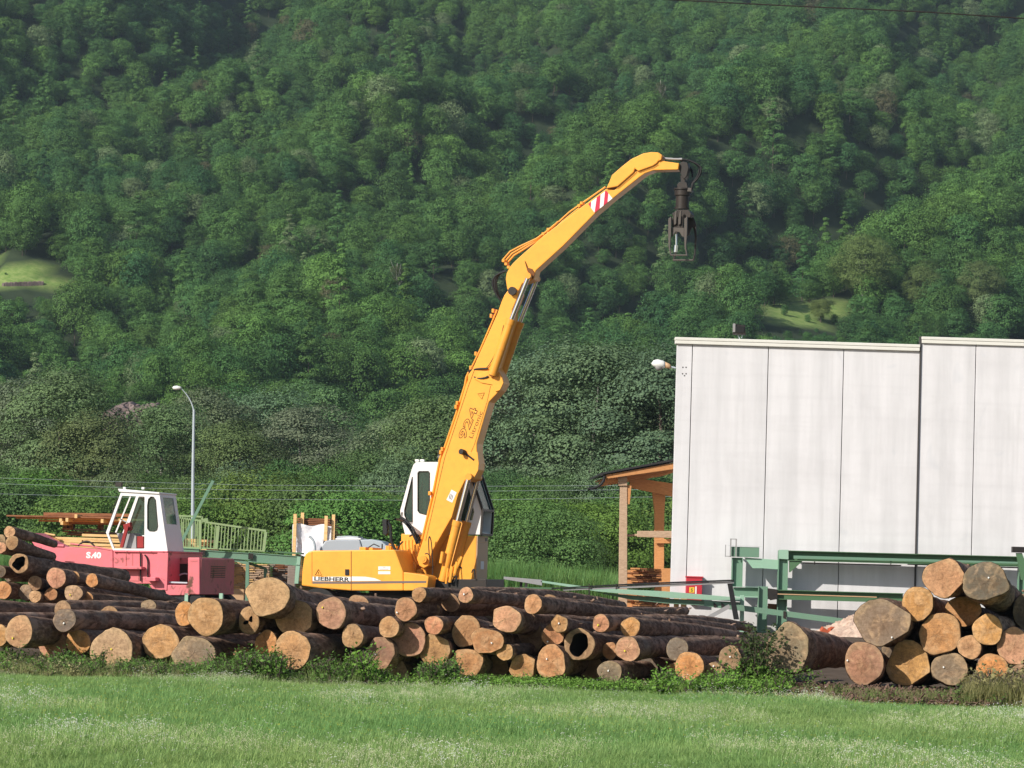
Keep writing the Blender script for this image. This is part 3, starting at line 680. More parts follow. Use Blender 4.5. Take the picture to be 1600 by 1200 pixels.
board_stack('board_stack', SF, (982, 1049, 926, 990), .9, 2.2, M['timber'], 'wider ragged stack of orange boards low in the timber shed beside the hall corner', .08, .25, seed=2, col2=M['brownwood'])
sp_([(1034, 888), (1049, 888), (1049, 925), (1034, 925)], .7, .75, M['timber'], 'panel_board')
for a0, a1, z in ((1053, 1060, 'post'), (1064, 1072, 'post')):
    c0 = at(a0, 935, BY - .6); c1 = at(a1, 960, BY - .6)
    tag(MB().box(c0.x, c1.x, BY - .75, BY - .6, 0, c0.z).build('timber_offcut', M['fresh']), f"upright orange timber offcut at the foot of the concrete wall, {'left' if a0 < 1060 else 'right'} one of two", 'timber', 'timber offcuts by the wall')

# ------------------------------------------------------------ green steel frames and conveyors in front of the hall
GY = 107.25
GF = Frame((at(1216, 900, GY).x, GY, 0), 0)
def gp(par, pts, y0, y1, mat, nm, bev=.006): return MB().prism(GF.poly(pts, y0), y0, y1).build(nm, mat, par, bevel=bev)
def gbox(par, x0, x1, yt, yb, y0, y1, mat, nm):
    a = GF.at(x0, yt, y0); c = GF.at(x1, yb, y0); return MB().box(a.x, c.x, y0, y1, c.z, a.z).build(nm, mat, par, bevel=.005)
def hcol(par, x0, x1, yt, yb, y0, mat, nm='column'):   # H-column: web and two flanges
    a = GF.at(x0, yt, y0); c = GF.at(x1, yt, y0); z0 = GF.at(x0, yb, y0).z if yb else -.05; b = MB(); w_ = c.x - a.x
    b.box(a.x, a.x + .025, y0, y0 + .3, z0, a.z); b.box(a.x + w_ - .025, a.x + w_, y0, y0 + .3, z0, a.z)
    b.box(a.x + .025, a.x + w_ - .025, y0 + .13, y0 + .155, z0, a.z); return b.build(nm, mat, par)
def ibeam(par, p0, p1, hpx, y0, mat, nm='beam', dep=.3):      # top line given in pixels
    a = GF.at(*p0, y0); c = GF.at(*p1, y0); h = hpx * GY / FPX; b = MB(); t = .022
    def band(za, zb, ya, yb):
        b.prism([(a.x, a.z - za), (c.x, c.z - za), (c.x, c.z - zb), (a.x, a.z - zb)], ya, yb)
    band(0, t, y0, y0 + dep); band(h - t, h, y0, y0 + dep); band(t, h - t, y0 + dep * .45, y0 + dep * .45 + .02)
    return b.build(nm, mat, par)
fr = empty('steel_gantry', GF.o, 0, 'green steel frame of columns and long beams in front of the concrete wall', 'steel frame')
gbox(fr, 1142, 1186, 854, 871, .0, .25, M['green'], 'stub_beam'); gbox(fr, 1138, 1191, 852.5, 854, -.05, .3, M['lgreen'], 'stub_flange')
b = MB()
for (xa, xb, ya, yb) in ((1141, 1142.2, 842, 870), (1149.5, 1150.7, 842, 870), (1141, 1150.7, 841.5, 843), (1133.2, 1134, 851, 870), (1134, 1144, 868.5, 870)):
    a = GF.at(xa, ya, -.08); c = GF.at(xb, yb, -.08); b.box(a.x, c.x, -.1, -.06, c.z, a.z)
b.build('cable_bracket', M['gray'], fr)
hcol(fr, 1144, 1161, 871, 917, .0, M['green']); hcol(fr, 1216.5, 1232, 860, None, .0, M['green'])
MB().prism(GF.poly([(1217, 859), (1232, 859), (1232, 874), (1217, 873)], -.03), -.03, -.005).build('end_plate', M['lgreen'], fr)
gp(fr, [(1163, 871), (1218, 875), (1218, 890), (1190, 888), (1176, 888)], .1, .14, M['lgreen'], 'gusset')
ibeam(fr, (1232, 860), (1592, 869.5), 16, .0, M['dgreen'], 'long_beam', .4)
gp(fr, [(1240, 868), (1592, 878), (1592, 881), (1240, 873)], .02, .05, M['green'], 'beam_lip')
gp(fr, [(1233, 876), (1255, 876), (1235, 894), (1233, 894)], .05, .08, M['dgreen'], 'gusset')
b = MB()
for p0, p1 in (((1254, 879.5), (1408, 883.5)), ((1418, 881.5), (1590, 887))):
    a = GF.at(*p0, .1); c = GF.at(*p1, .1); b.bar(a, c, .05, .04)
for px in (1273, 1392): a = GF.at(px, 876, .1); b.bar(a, a - Vector((0, 0, .12)), .03, .03)
b.build('hanging_rail', M['dark'], fr)
ibeam(fr, (1200, 921), (1412, 927), 15, -.25, M['dgreen'], 'middle_beam', .4)
b = MB(); a = GF.at(1212, 928, -.28); c = GF.at(1370, 933, -.28); b.bar(a, c, .03, .03); b.build('guide_rail', M['sand'], fr)
gp(fr, [(1199, 919), (1215, 921), (1215, 936), (1204, 938), (1199, 932)], -.3, -.1, M['dark'], 'bearing')
hcol(fr, 1185, 1200, 916, None, -.3, M['green'])
gbox(fr, 1146, 1185, 917.5, 932, -.1, -.05, M['green'], 'bracket_web'); gbox(fr, 1143, 1186, 916, 918, -.25, .1, M['lgreen'], 'bracket_flange'); gbox(fr, 1150, 1185, 931, 934, -.25, .1, M['lgreen'], 'bracket_flange')
gp(fr, [(1200, 943), (1229, 945), (1229, 954), (1200, 952)], .2, .3, M['brownwood'], 'cross_timber')
rp = empty('steel_post', GF.o, 0, 'green steel post with a dark end block at the right edge of the hall', 'post')
gbox(rp, 1582, 1612, 854, 864, -.15, .1, M['dark'], 'end_block'); MB().prism(GF.poly([(1588, 864), (1597, 864), (1612, 905), (1596, 906)], -.1), -.1, .05).build('slanted_plate', M['dgreen'], rp)
hcol(rp, 1592, 1606, 880, None, 0.2, M['green'])
# sloping conveyor
cv = empty('sloping_conveyor', GF.o, 0, 'pale green sloping conveyor trough with a dark leg left of the steel frame', 'conveyor')
c0 = -.6
gp(cv, [(787, 901), (847, 906), (847, 915), (787, 905)], -.9, -.4, M['gray'], 'head_plate')
gp(cv, [(845, 907), (932, 919), (1040, 924), (1157, 934), (1157, 940), (1040, 934), (932, 924), (845, 910)], -.9, -.3, M['lgreen'], 'trough')
gp(cv, [(930, 925), (1040, 935), (1157, 941), (1157, 949), (1040, 943), (985, 937)], -.7, -.55, M['green'], 'trough_side')
gp(cv, [(1157, 930), (1163, 930), (1162, 1010), (1156, 1010)], -.75, -.5, M['lgreen'], 'leg')
for i, px in enumerate((813, 821)): gp(cv, [(px, 908), (px + 4, 908), (px + 1, 930), (px - 3, 930)], -.7, -.6, M['dark'] if i == 0 else M['gray'], 'head_bracket')
cr = empty('conveyor_rail', GF.o, 0, 'long grey rail with a black top and dark slanted leg crossing the conveyor', 'rail')
gp(cr, [(862, 918.5), (1000, 911), (1147, 905.5), (1147, 908), (1000, 913.5), (862, 920.5)], -2.0, -1.6, M['black'], 'rubber_strip')
gp(cr, [(880, 920), (1000, 914), (1147, 908.3), (1147, 911.5), (1000, 918.5), (880, 923)], -1.95, -1.7, M['gray'], 'rail_profile')
gp(cr, [(1137, 911), (1144, 911), (1155, 968), (1147, 968)], -1.93, -1.72, M['black'], 'leg')
MB().bar(GF.at(1140, 947, -1.7), GF.at(1098, 970, -1.7), .12, .12).build('brace', M['gray'], cr)
gp(cr, [(760, 917), (862, 918), (862, 921), (760, 921)], -1.9, -1.8, M['dgreen'], 'lower_rail')
b = MB()
for px, y1 in ((795, 922), (920.5, 930), (963, 921)): a = GF.at(px, 912 + (0 if px > 900 else 4), -2.02); c = GF.at(px, y1, -2.02); b.bar(a, c, .035, .035)
b.build('rail_clamp', M['dark'], cr)
lr = empty('sloping_bar', GF.o, 0, 'long grey green flat bar sloping down to the rubble heap before the hall', 'bar')
gp(lr, [(1100, 938), (1200, 951), (1337, 969), (1337, 978), (1200, 960), (1100, 947)], -1.2, -1.15, M['green'], 'flat_bar')
b = MB()
for px in (1115, 1127): b.prism(GF.poly([(px, 941), (px + 5, 945), (px + 4, 950), (px, 949)], -1.24), -1.24, -1.21)
b.prism(GF.poly([(1224, 955), (1228, 955), (1229, 968), (1224, 966)], -1.24), -1.24, -1.14); b.prism(GF.poly([(1327, 971), (1333, 972), (1332, 978), (1327, 976)], -1.24), -1.24, -1.14); b.build('bar_clip', M['dark'], lr)
# rubble heap with bricks
q = at(1350, 985, 104); b = MB(); g = random.Random(4); nn = 40; Vv = []
for j in range(nn):
    for i in range(nn):
        u, v = i / (nn - 1) * 2 - 1, j / (nn - 1) * 2 - 1; r2 = math.hypot(u, v)
        Vv.append((u * 2.2, v * 1.6, max(0, 1.05 * (1 - r2)) + g.uniform(-.05, .07) * (r2 < 1) - .02))
b.add(Vv, [(j * nn + i, j * nn + i + 1, (j + 1) * nn + i + 1, (j + 1) * nn + i) for j in range(nn - 1) for i in range(nn - 1)])
heap = tag(b.build('rubble_heap', M['rubble'], None, (q.x + .55, 104, 0)), 'heap of sandy rubble behind the right log pile against the hall', 'rubble heap')
def brick_at(px, py, s, rot, mat, label, nm='brick'):
    p = at(px, py, 103.3); r2 = math.hypot((p.x - q.x - .55) / 2.2, .7 / 1.6); p.z = max(.0, 1.05 * (1 - r2)) + s * .4; o = MB().box(-s, s, -s * .6, s * .6, -s * .5, s * .5).build(nm, mat, None, p, bevel=.01); o.rotation_euler = rot
    return tag(o, label, 'brick')
brick_at(1289, 979, .14, (.3, .5, .3), M['brick'], 'orange red hollow brick on the left foot of the rubble heap')
brick_at(1299, 965, .1, (.2, -.3, .8), M['brick'], 'small red brick piece on the crest of the rubble heap')
brick_at(1343, 948, .10, (.5, .4, .1), M['greywood'], 'grey brown stone chunk topping the rubble heap', 'stone_chunk')
brick_at(1255, 983, .11, (.1, .2, .4), M['sticker'], 'white stone chunk left of the rubble heap', 'stone_chunk')
b = MB(); g = random.Random(8)
for k in range(150):
    a = g.uniform(0, 6.28); r_ = g.random() ** .6; x, y = 2.1 * r_ * math.cos(a), 1.5 * r_ * math.sin(a); s = g.uniform(.02, .08); z = max(0, 1.03 * (1 - r_))
    b.box(x - s, x + s, y - s, y + s, z - s * .5, z + s * .8)
tag(b.build('rubble_pieces', M['rubble'], None, (q.x + .55, 104, 0)), 'loose broken stones lying over the rubble heap', 'stones', kind='stuff')

# ------------------------------------------------------------ yellow material handler
EY = 86.0
EF = Frame((at(600, 900, EY).x, EY, 0), R(-15))
ex = empty('excavator', EF.o, EF.yaw, 'yellow log handling excavator with white cab, raised boom and black grapple', 'excavator')
def ep(pts, y0, y1, mat, nm, par=ex, bev=.012): return MB().prism(EF.poly(pts, y0), y0, y1).build(nm, mat, par, bevel=bev)
def E(px, py, y): return EF.at(px, py, y)
# chassis and wheels (mostly hidden by the logs)
b = MB(); b.box(-1.6, 1.9, -.75, .75, .55, 1.0); b.box(-2.0, -1.6, -1.2, 1.2, .5, .8); b.box(1.9, 2.2, -1.2, 1.2, .5, .8); b.build('chassis', M['dark'], ex, bevel=.02)
for x in (-1.3, 1.5):
    for y in (-1.05, 1.05):
        wl = MB().tube([(x, y - .25, .55), (x, y + .25, .55)], .55, 24).build('wheel', M['black'], ex, bevel=.03)
        MB().tube([(x, y - .27, .55), (x, y + .27, .55)], .28, 16).build('rim', M['sand'], wl)
zb = E(560, 923, -1.25).z
MB().tube([(.35, 0, 1.0), (.35, 0, zb + .02)], .7, 28).build('slewing_ring', M['dark'], ex)
# superstructure
hs = ep([(471, 915), (472, 893), (474.5, 874), (477, 866), (482, 862), (490, 860.2), (616, 858.8), (618, 861), (630, 893.5), (630, 923), (549, 923), (500, 919)], -1.25, 1.25, M['yellow'], 'engine_housing', bev=.03)
ep([(630.3, 893.8), (664, 898.5), (670, 901), (667, 922.5), (630.3, 922.8)], -1.25, -.55, M['yellow'], 'side_platform', bev=.02)
ep([(630.5, 905), (760, 905), (760, 924), (630.5, 924)], -.5, 1.2, M['dark'], 'turntable_deck')
def onside(pts, mat, nm, d=.004, par=hs): return MB().prism(EF.poly(pts, -1.25), -1.25 - d, -1.2495).build(nm, mat, par)
onside([(548.2, 861), (549.4, 861), (549.4, 922.5), (548.2, 922.5)], M['lettb'], 'panel_gap', .002)
onside([(487.2, 862), (487.9, 862), (487.9, 912), (487.2, 912)], M['lettb'], 'panel_gap', .002)
onside([(488.5, 901), (548, 901.2), (548, 908.2), (488.5, 908)], M['sticker'], 'name_plate', .004)
onside([(549.6, 900.7), (570, 901), (585, 903.3), (596, 907.6), (549.6, 907.8)], M['sticker'], 'white_swoosh', .004)
onside([(488.5, 908.6), (548, 908.8), (548, 912.2), (488.5, 912)], M['stripegray'], 'grey_stripe', .004)
onside([(549.6, 908.8), (604, 908), (666, 907.6), (666, 910.8), (549.6, 912.2)], M['stripegray'], 'grey_stripe', .004)
for i in range(1): pass
p = E(518.5, 904.7, -1.258); a = E(491, 904.7, -1.258); c = E(546, 904.7, -1.258)
text('maker_name', 'LIEBHERR', M['lettk'], hs, p, wid=(c - a).length, hgt=6.3 * EY / FPX, bold=.026)
def warn(par, c, s, rot, yl):
    b = MB(); P3 = []
    for k in range(3):
        t = rot + math.pi / 2 + k * 2.0944; P3.append(Vector((c.x + s * math.cos(t), yl, c.z + s * math.sin(t))))
    for k in range(3): b.bar(P3[k], P3[(k + 1) % 3], .006, .014, (0, 1, 0))
    u = Vector((-math.sin(rot), 0, math.cos(rot))); b.bar(c + u * (s * .35), c - u * (s * .12), .006, .016, (0, 1, 0)); b.bar(c - u * (s * .2), c - u * (s * .3), .006, .016, (0, 1, 0))
    return b.build('warning_triangle', M['lettb'], par)
warn(hs, E(497.5, 895.5, -1.256), .095, 0, -1.256)
onside([(539.5, 889.5), (545.5, 889.5), (545.5, 898.8), (539.5, 898.8)], M['black'], 'door_handle', .02)
for y0 in (885, 892.6): onside([(591, y0), (610, y0), (610, y0 + (5.6 if y0 < 890 else 4.6)), (591, y0 + (5.6 if y0 < 890 else 4.6))], M['sticker'], 'data_plate', .004)
for w_, y0 in ((4, 886.2), (13, 889)): a = 600.5; onside([(a - w_ / 2, y0), (a + w_ / 2, y0), (a + w_ / 2, y0 + .5), (a - w_ / 2, y0 + .5)], M['lettb'], 'data_plate_text', .0055)
b = MB()                                                   # things on the engine deck
for px, hh, wv in ((572, 3, 10), (585, 2, 6), (612, 5, 9)): a = E(px, 858, -.2); b.box(a.x - wv / 124, a.x + wv / 124, -.5, .3, a.z - .1, a.z + hh / 62)
b.build('deck_cover', M['yellow2'], ex, bevel=.01)
b = MB(); a = E(575, 856, -.2); b.tube([a, a + Vector((.15, 0, .1)), a + Vector((.3, 0, .04))], .015, 6); a = E(597, 858, -.3); b.tube([a, a + Vector((0, 0, .13))], .018, 6); b.build('deck_pipe', M['dark'], ex)
b = MB(); a = E(608, 859, -.9); c = E(618, 859, -.9); z = a.z; b.tube([a, a + Vector((0, 0, .14)), c + Vector((0, 0, .12)), c], .018, 6); b.build('grab_rail', M['yellow2'], ex)
# mirror on its bracket
b = MB(); b.tube([E(618, 860, -.9), E(611, 845, -.9), E(610, 822, -.9), E(606, 815, -.9)], .04, 8); b.tube([E(606, 815, -.9), E(618, 811, -.9), E(630, 813, -.2)], .03, 6); b.build('mirror_bracket', M['black'], ex)
ep([(597, 812), (604, 811), (605, 834), (602, 837), (598, 834)], -.98, -.82, M['black'], 'mirror')
# cab
CY0, CY1 = .42, 1.42
cab_out = [(626, 808), (625.5, 797), (642.5, 736), (646, 726), (650, 722), (727, 721.5), (733, 726), (735, 742), (752.5, 797), (750, 835), (633, 835)]
win0 = [(644.3, 745), (644.3, 815.5), (636.5, 814.6), (632, 805), (632, 797)]
win1 = [(655, 736.3), (669.5, 736.3), (671.2, 738.5), (671.2, 796), (668, 804.8), (655.5, 801.5), (652.8, 798), (652.8, 739)]
win2 = [(684, 737), (726, 737), (729, 745), (741, 800), (738, 813), (690, 815), (684, 805)]
def cab_side(y, nm):
    return MB().holed(EF.poly(cab_out, CY0) if 1 else 0, [EF.poly(h, CY0) for h in (win0, win1, win2)], y, y + .05).build(nm, M['white'], ex)
s1 = cab_side(CY0, 'cab_side'); s2 = cab_side(CY1 - .05, 'cab_side')
for h in (win0, win1, win2):
    for s_, y in ((s1, CY0 + .02), (s2, CY1 - .03)): MB().prism(EF.poly(h, CY0), y, y + .008).build('window', M['glass'], s_)
for h in (win0, win1):                                       # rubber window seals
    q = [Vector((x, CY0 - .004, z)) for x, z in EF.poly(h, CY0)]; b = MB()
    for i in range(len(q)): b.bar(q[i], q[(i + 1) % len(q)], .012, .028, (0, 1, 0))
    b.build('window_seal', M['dark'], s1)
co = EF.poly(cab_out, CY0); b = MB()
def wallseg(i, j, th=.05):
    (xa, za), (xb, zb_) = co[i], co[j]; V_ = [(xa, CY0 + .05, za), (xb, CY0 + .05, zb_), (xb, CY1 - .05, zb_), (xa, CY1 - .05, za)]
    cx_, cz_ = np.mean([c[0] for c in co]), np.mean([c[1] for c in co]); n_ = Vector((cx_ - (xa + xb) / 2, 0, cz_ - (za + zb_) / 2)).normalized() * th
    b.add(V_ + [tuple(Vector(v) + n_) for v in V_], [(0, 1, 2, 3), (7, 6, 5, 4), (0, 4, 5, 1), (1, 5, 6, 2), (2, 6, 7, 3), (3, 7, 4, 0)])
for i in (2, 3, 4, 5, 9): wallseg(i, i + 1)
wallseg(10, 0); b.build('cab_roof', M['white'], ex)
b = MB(); wallseg(0, 1); wallseg(1, 2, .012); b.build('rear_window', M['glass'], ex)
b = MB(); wallseg(6, 7, .012); wallseg(7, 8, .012); fw = b.build('front_window', M['glass'], ex)
b = MB()
for i, j in ((6, 7), (7, 8), (8, 9)):
    for y in (CY0 - .01, CY1 + .01): b.bar(Vector((co[i][0] + .03, y, co[i][1])), Vector((co[j][0] + .03, y, co[j][1])), .05, .06)
for i in (7, 8, 9): b.bar(Vector((co[i][0] + .03, CY0, co[i][1])), Vector((co[i][0] + .03, CY1, co[i][1])), .05, .06)
b.build('front_frame', M['dark'], fw)
b = MB(); a = E(690, 822, .7); b.box(a.x - .3, a.x + .25, .65, 1.15, a.z - .1, a.z + .1); b.box(a.x - .42, a.x - .3, .65, 1.15, a.z - .1, a.z + .75); b.box(a.x - .42, a.x - .32, .78, 1.0, a.z + .78, a.z + 1.0); b.build('driver_seat', M['dark'], ex, bevel=.03)
for px in (653, 661): a = E(px, 721, .7); MB().box(a.x - .05, a.x + .05, .6, .7, a.z - .01, a.z + .05).build('roof_lamp', M['lampw'], ex, bevel=.01)
MB().tube([E(628, 800, CY0 - .02), E(625, 812, CY0 - .05), E(628, 820, CY0 - .02)], .012, 6).build('door_handle', M['dark'], ex)
b = MB(); q = E(641, 817, CY0 - .003); b.box(q.x - .06, q.x + .06, CY0 - .006, CY0 - .001, q.z - .03, q.z + .03); b.build('cab_label', M['gray'], s1)
# cab riser: yellow sides, grazing sheen on the front painted in as a sand colour
rz0 = E(700, 836, CY0); rx0, rx1 = E(627, 836, CY0).x, E(746, 836, CY0).x; zl = E(700, 922, CY0).z
MB().box(rx0, rx1 - .02, CY0, CY1, zl, rz0.z).build('cab_riser', M['yellow'], ex, bevel=.015)
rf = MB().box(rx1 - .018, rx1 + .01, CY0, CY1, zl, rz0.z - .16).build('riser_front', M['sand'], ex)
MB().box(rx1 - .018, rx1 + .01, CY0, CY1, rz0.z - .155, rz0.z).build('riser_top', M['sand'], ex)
MB().box(rx1 + .011, rx1 + .016, CY1 - .3, CY1 - .1, rz0.z - .12, rz0.z - .04).build('vent', M['dark'], rf)
MB().box(rx1 + .011, rx1 + .014, CY0 + .35, CY0 + .65, zl + .55, zl + .75).build('sticker', M['sticker'], rf)
# curved hydraulic pipes behind the boom foot
b = MB()
for k in range(6):
    x0, x1 = 627 + 5.4 * k, 641 + 4.2 * k
    b.tube(bez(E(x0, 846 - .8 * k, .1), E(x0 - 1.5, 868, .05), E(x1, 886 - k, 0), 8), .032, 8)
b.build('hydraulic_pipe', M['yellow'], ex)
b = MB(); r_ = random.Random(3)
for k in range(9):
    a = E(636 + k * 3.4, 880 + r_.uniform(-5, 6) + k * .8, -.1); b.tube([a, a + Vector((r_.uniform(-.05, .05), 0, -.16))], .04, 8)
b.build('pipe_fitting', M['yellow2'], ex)
b = MB()
b.tube(bez(E(627, 813, 0), E(640, 818, -.1), E(652, 850, -.1), 9), .032, 8); b.tube(bez(E(626, 808, .1), E(646, 818, -.1), E(655, 849, -.15), 9), .03, 8)
b.tube(bez(E(640, 838, .1), E(654, 828, 0), E(657, 846, 0), 9), .022, 8); b.tube(bez(E(630, 846, -.2), E(621, 852, -.2), E(620, 868, -.2), 8), .02, 8)
b.build('hydraulic_hose', M['black'], ex)
b = MB()
for (a0, a1, a2) in (((672, 880), (668, 842), (671, 838)), ((671, 838), (675, 842), (676, 880)), ((676, 880), (677, 900), (673, 912)), ((664, 866), (668, 862), (672, 870))): b.tube(bez(E(*a0, -.5), E(*a1, -.5), E(*a2, -.5), 6), .014, 6)
b.build('grease_line', M['dark'], ex)
# boom
BN, BF_ = -.30, .30
boom_out = [(651, 873), (661, 843), (679, 770), (689, 718), (696, 700), (717, 638), (727.5, 602), (731, 594), (731, 586), (738, 577), (777, 490), (779, 484), (784, 470), (788, 461), (794, 453), (801, 449), (808, 452), (810.5, 459), (807, 468), (800.5, 484), (799.5, 500), (776, 574), (785, 590), (787, 598), (781, 610), (764, 628), (745, 693), (745, 706), (748, 724), (747, 734), (740, 748), (733, 753), (727, 750), (716, 772), (706, 808), (675, 862), (669, 884), (662, 888), (655, 884)]
boom = ep(boom_out, BN, BF_, M['yellow'], 'boom', bev=.02)
def plate(pts, y0, y1, mat, nm, par, bev=.006): return MB().prism(EF.poly(pts, y0), y0, y1).build(nm, mat, par, bevel=bev)
# lugs with raised side plates and weld lines
plate([(727, 748), (729, 735), (731.5, 715), (728, 707), (746, 706), (748, 724), (747, 735), (740, 748), (733, 752.5)], BN - .035, BN - .001, M['yellow'], 'lug_plate', boom)
plate([(741, 592), (748, 586), (760, 580), (768, 577.5), (776, 580), (785, 592), (786.5, 598), (781, 609.5), (774, 612), (769, 601), (752, 598)], BN - .035, BN - .001, M['yellow'], 'lug_plate', boom)
b = MB()
for pts in ([(739, 576), (728.5, 604), (691.5, 716), (662, 845)], ): 
    for (p0, p1) in zip(pts, pts[1:]): b.bar(E(p0[0] + 3, p0[1], BN - .002), E(p1[0] + 3, p1[1], BN - .002), .006, .014, (0, 1, 0))
for pts in ([(768, 603), (763, 626), (743, 694), (735, 712)], ):
    for (p0, p1) in zip(pts, pts[1:]): b.bar(E(p0[0] - 1.5, p0[1], BN - .002), E(p1[0] - 1.5, p1[1], BN - .002), .006, .012, (0, 1, 0))
b.build('weld_seam', M['lettb'], boom)
def pin(px, py, r, y, par, mat='dark', ln=.08, ring=True):
    c = E(px, py, y); o = MB().tube([c, c - Vector((0, ln, 0))], r, 18).build('pin', M[mat], par, bevel=.006)
    if ring: MB().tube([c - Vector((0, ln, 0)), c - Vector((0, ln + .012, 0))], r * .5, 12).build('pin_head', M['yellow2'], o)
pin(733, 745, .05, BN - .035, boom); pin(769, 585.5, .06, BN - .035, boom, 'yellow2'); pin(801.5, 455, .105, BN - .03, boom, ln=.10, ring=False); pin(662.5, 874, .09, BN, boom, 'yellow2')
# work lamp on the boom
q = E(725, 707, BN - .05); b = MB(); b.tube([q, q + Vector((-.05, -.12, .02))], .07, 14); b.tube([q + Vector((0, 0, 0)), E(733, 713, BN - .02), E(741, 719, BN - .02)], .03, 8); b.build('work_lamp', M['dark'], boom)
plate([(736, 713), (743, 721), (735, 717.5)], BN - .05, BN - .036, M['lettb'], 'lamp_shadow_plate', boom) if False else None
# pipes and clamps along the back of the boom
b = MB(); off = [(738, 576), (733, 583), (730, 590), (728, 602), (717, 638), (696, 700), (689, 716), (679, 766), (661, 842), (654, 866)]
b.tube([E(x - 1.5, y, .0) for x, y in off], .03, 8); b.tube([E(x + 0, y, .18) for x, y in off], .03, 8)
b.tube([E(x - 1.2, y, -.1) for x, y in [(738, 574), (752, 545), (768, 508), (778, 484)]], .022, 8)
b.build('boom_pipe', M['yellow2'], boom)
b = MB()
for px, py in ((717, 636), (695.5, 702), (748, 553), (775, 486), (772, 494), (719, 630), (740, 575), (676, 771), (693, 707)): c = E(px - 3.5, py, 0); b.box(c.x - .025, c.x + .035, -.12, .2, c.z - .05, c.z + .05)
b.build('pipe_clamp', M['yellow2'], boom, bevel=.01)
b = MB()
b.tube(bez(E(732, 580, -.2), E(746, 575, -.36), E(762, 576, -.34), 8), .024, 7); b.tube(bez(E(733, 582, -.2), E(745, 597, -.36), E(763, 588, -.36), 8), .022, 7)
b.tube(bez(E(738, 579, -.2), E(748, 602, -.33), E(762, 587, -.33), 8), .012, 6)
b.tube(bez(E(758, 577, -.33), E(775, 562, -.34), E(787, 508, -.34), 10), .010, 6)
b.build('boom_hose', M['dark'], boom)
# 924 Litronic, reading up the boom
ang = math.atan2(190, 73)
q = E(731.5, 661, BN - .004)
for ch, t in (('9', -19), ('2', 0), ('4', 19)):
    qq = E(731 + t * .372, 661.5 - t * .93 * .92, BN - .004)
    for nm, mt, bo, d in (('model_number', 'lettb', .045, 0), ('model_number_fill', 'yellow', -.008, .002)):
        text(nm, ch, M[mt], boom, qq - Vector((0, d, 0)), hgt=(13.4 if nm == 'model_number' else 11.2) * EY / FPX, wid=(17.5 if nm == 'model_number' else 14.6) * EY / FPX, rot=ang, bold=bo)
text('model_text', 'Litronic', M['lettb'], boom, E(743.5, 663.5, BN - .004), wid=44 * EY / FPX, hgt=6.6 * EY / FPX, rot=ang)
warn(boom, E(752, 617.5, BN - .005), .10, ang, BN - .005)
plate([(705.5, 765), (713.5, 769.5), (706.5, 785.5), (697.5, 781)], BN - .006, BN - .0005, M['sticker'], 'rating_plate', boom, 0)
for k in range(3): plate([(703.2 + k * 2, 771 + k * 1.2), (704 + k * 2, 771.4 + k * 1.2), (702 + k * 2, 779.5 + k), (701.2 + k * 2, 779.2 + k)], BN - .009, BN - .0062, M['lettk'], 'rating_plate_text', boom, 0)
# boom and stick cylinders, one each side
def cylinder(p0, p1, p2, rb, rr, y, nm='boom_cylinder'):
    a, m_, c = E(*p0, -.43), E(*p1, -.43), E(*p2, -.43)
    for v in (a, m_, c): v.y = y
    u = (m_ - a).normalized(); o = MB().tube([a, m_], rb, 20).build(nm, M['yellow2'], ex, bevel=.006)
    b = MB(); b.tube([m_ - u * .12, m_ + u * .02], rb * 1.12, 20); b.tube([a - u * .02, a + u * .05], rb * 1.1, 20); b.tube([a + u * .45 * (m_ - a).length, a + u * .48 * (m_ - a).length], rb * 1.06, 20); b.build('cylinder_collar', M['yellow2'], o, bevel=.004)
    MB().tube([m_, c], rr, 16).build('piston_rod', M['chrome'], o); MB().tube([c - Vector((0, .08, 0)), c + Vector((0, .08, 0))], rr * 1.35, 16).build('rod_eye', M['yellow2'], o)
    return o
cy1 = cylinder((692, 907), (715, 815), (733, 745), .112, .062, -.43)
cy2 = cylinder((692, 907), (715, 815), (733, 745), .112, .062, .43)
MB().tube([E(700, 902, -.6), E(722, 818, -.6), E(720, 816, -.55)], .014, 6).build('cylinder_pipe', M['yellow2'], cy1)
b = MB()
for (p0, p1, r1) in (((692, 862), (689, 880), .05), ((707, 885), (703, 910), .045), ((715, 878), (711, 896), .05), ((722, 870), (712, 892), .04), ((700, 888), (697, 912), .03)): b.tube([E(*p0, -.6), E(*p1, -.6)], r1, 10)
b.build('valve', M['yellow2'], cy1)
b = MB()
for (p0, p1, p2) in (((705, 900), (712, 880), (722, 888)), ((708, 905), (716, 890), (712, 915)), ((737, 895), (742, 880), (742, 905)), ((700, 905), (705, 918), (712, 905))): b.tube(bez(E(*p0, -.55), E(*p1, -.55), E(*p2, -.55), 7), .018, 6)
b.build('valve_hose', M['black'], cy1)
cylinder((769, 585), (798, 500), (825.5, 431), .115, .055, -.40, 'stick_cylinder'); cylinder((769, 585), (798, 500), (825.5, 431), .115, .055, .42, 'stick_cylinder')
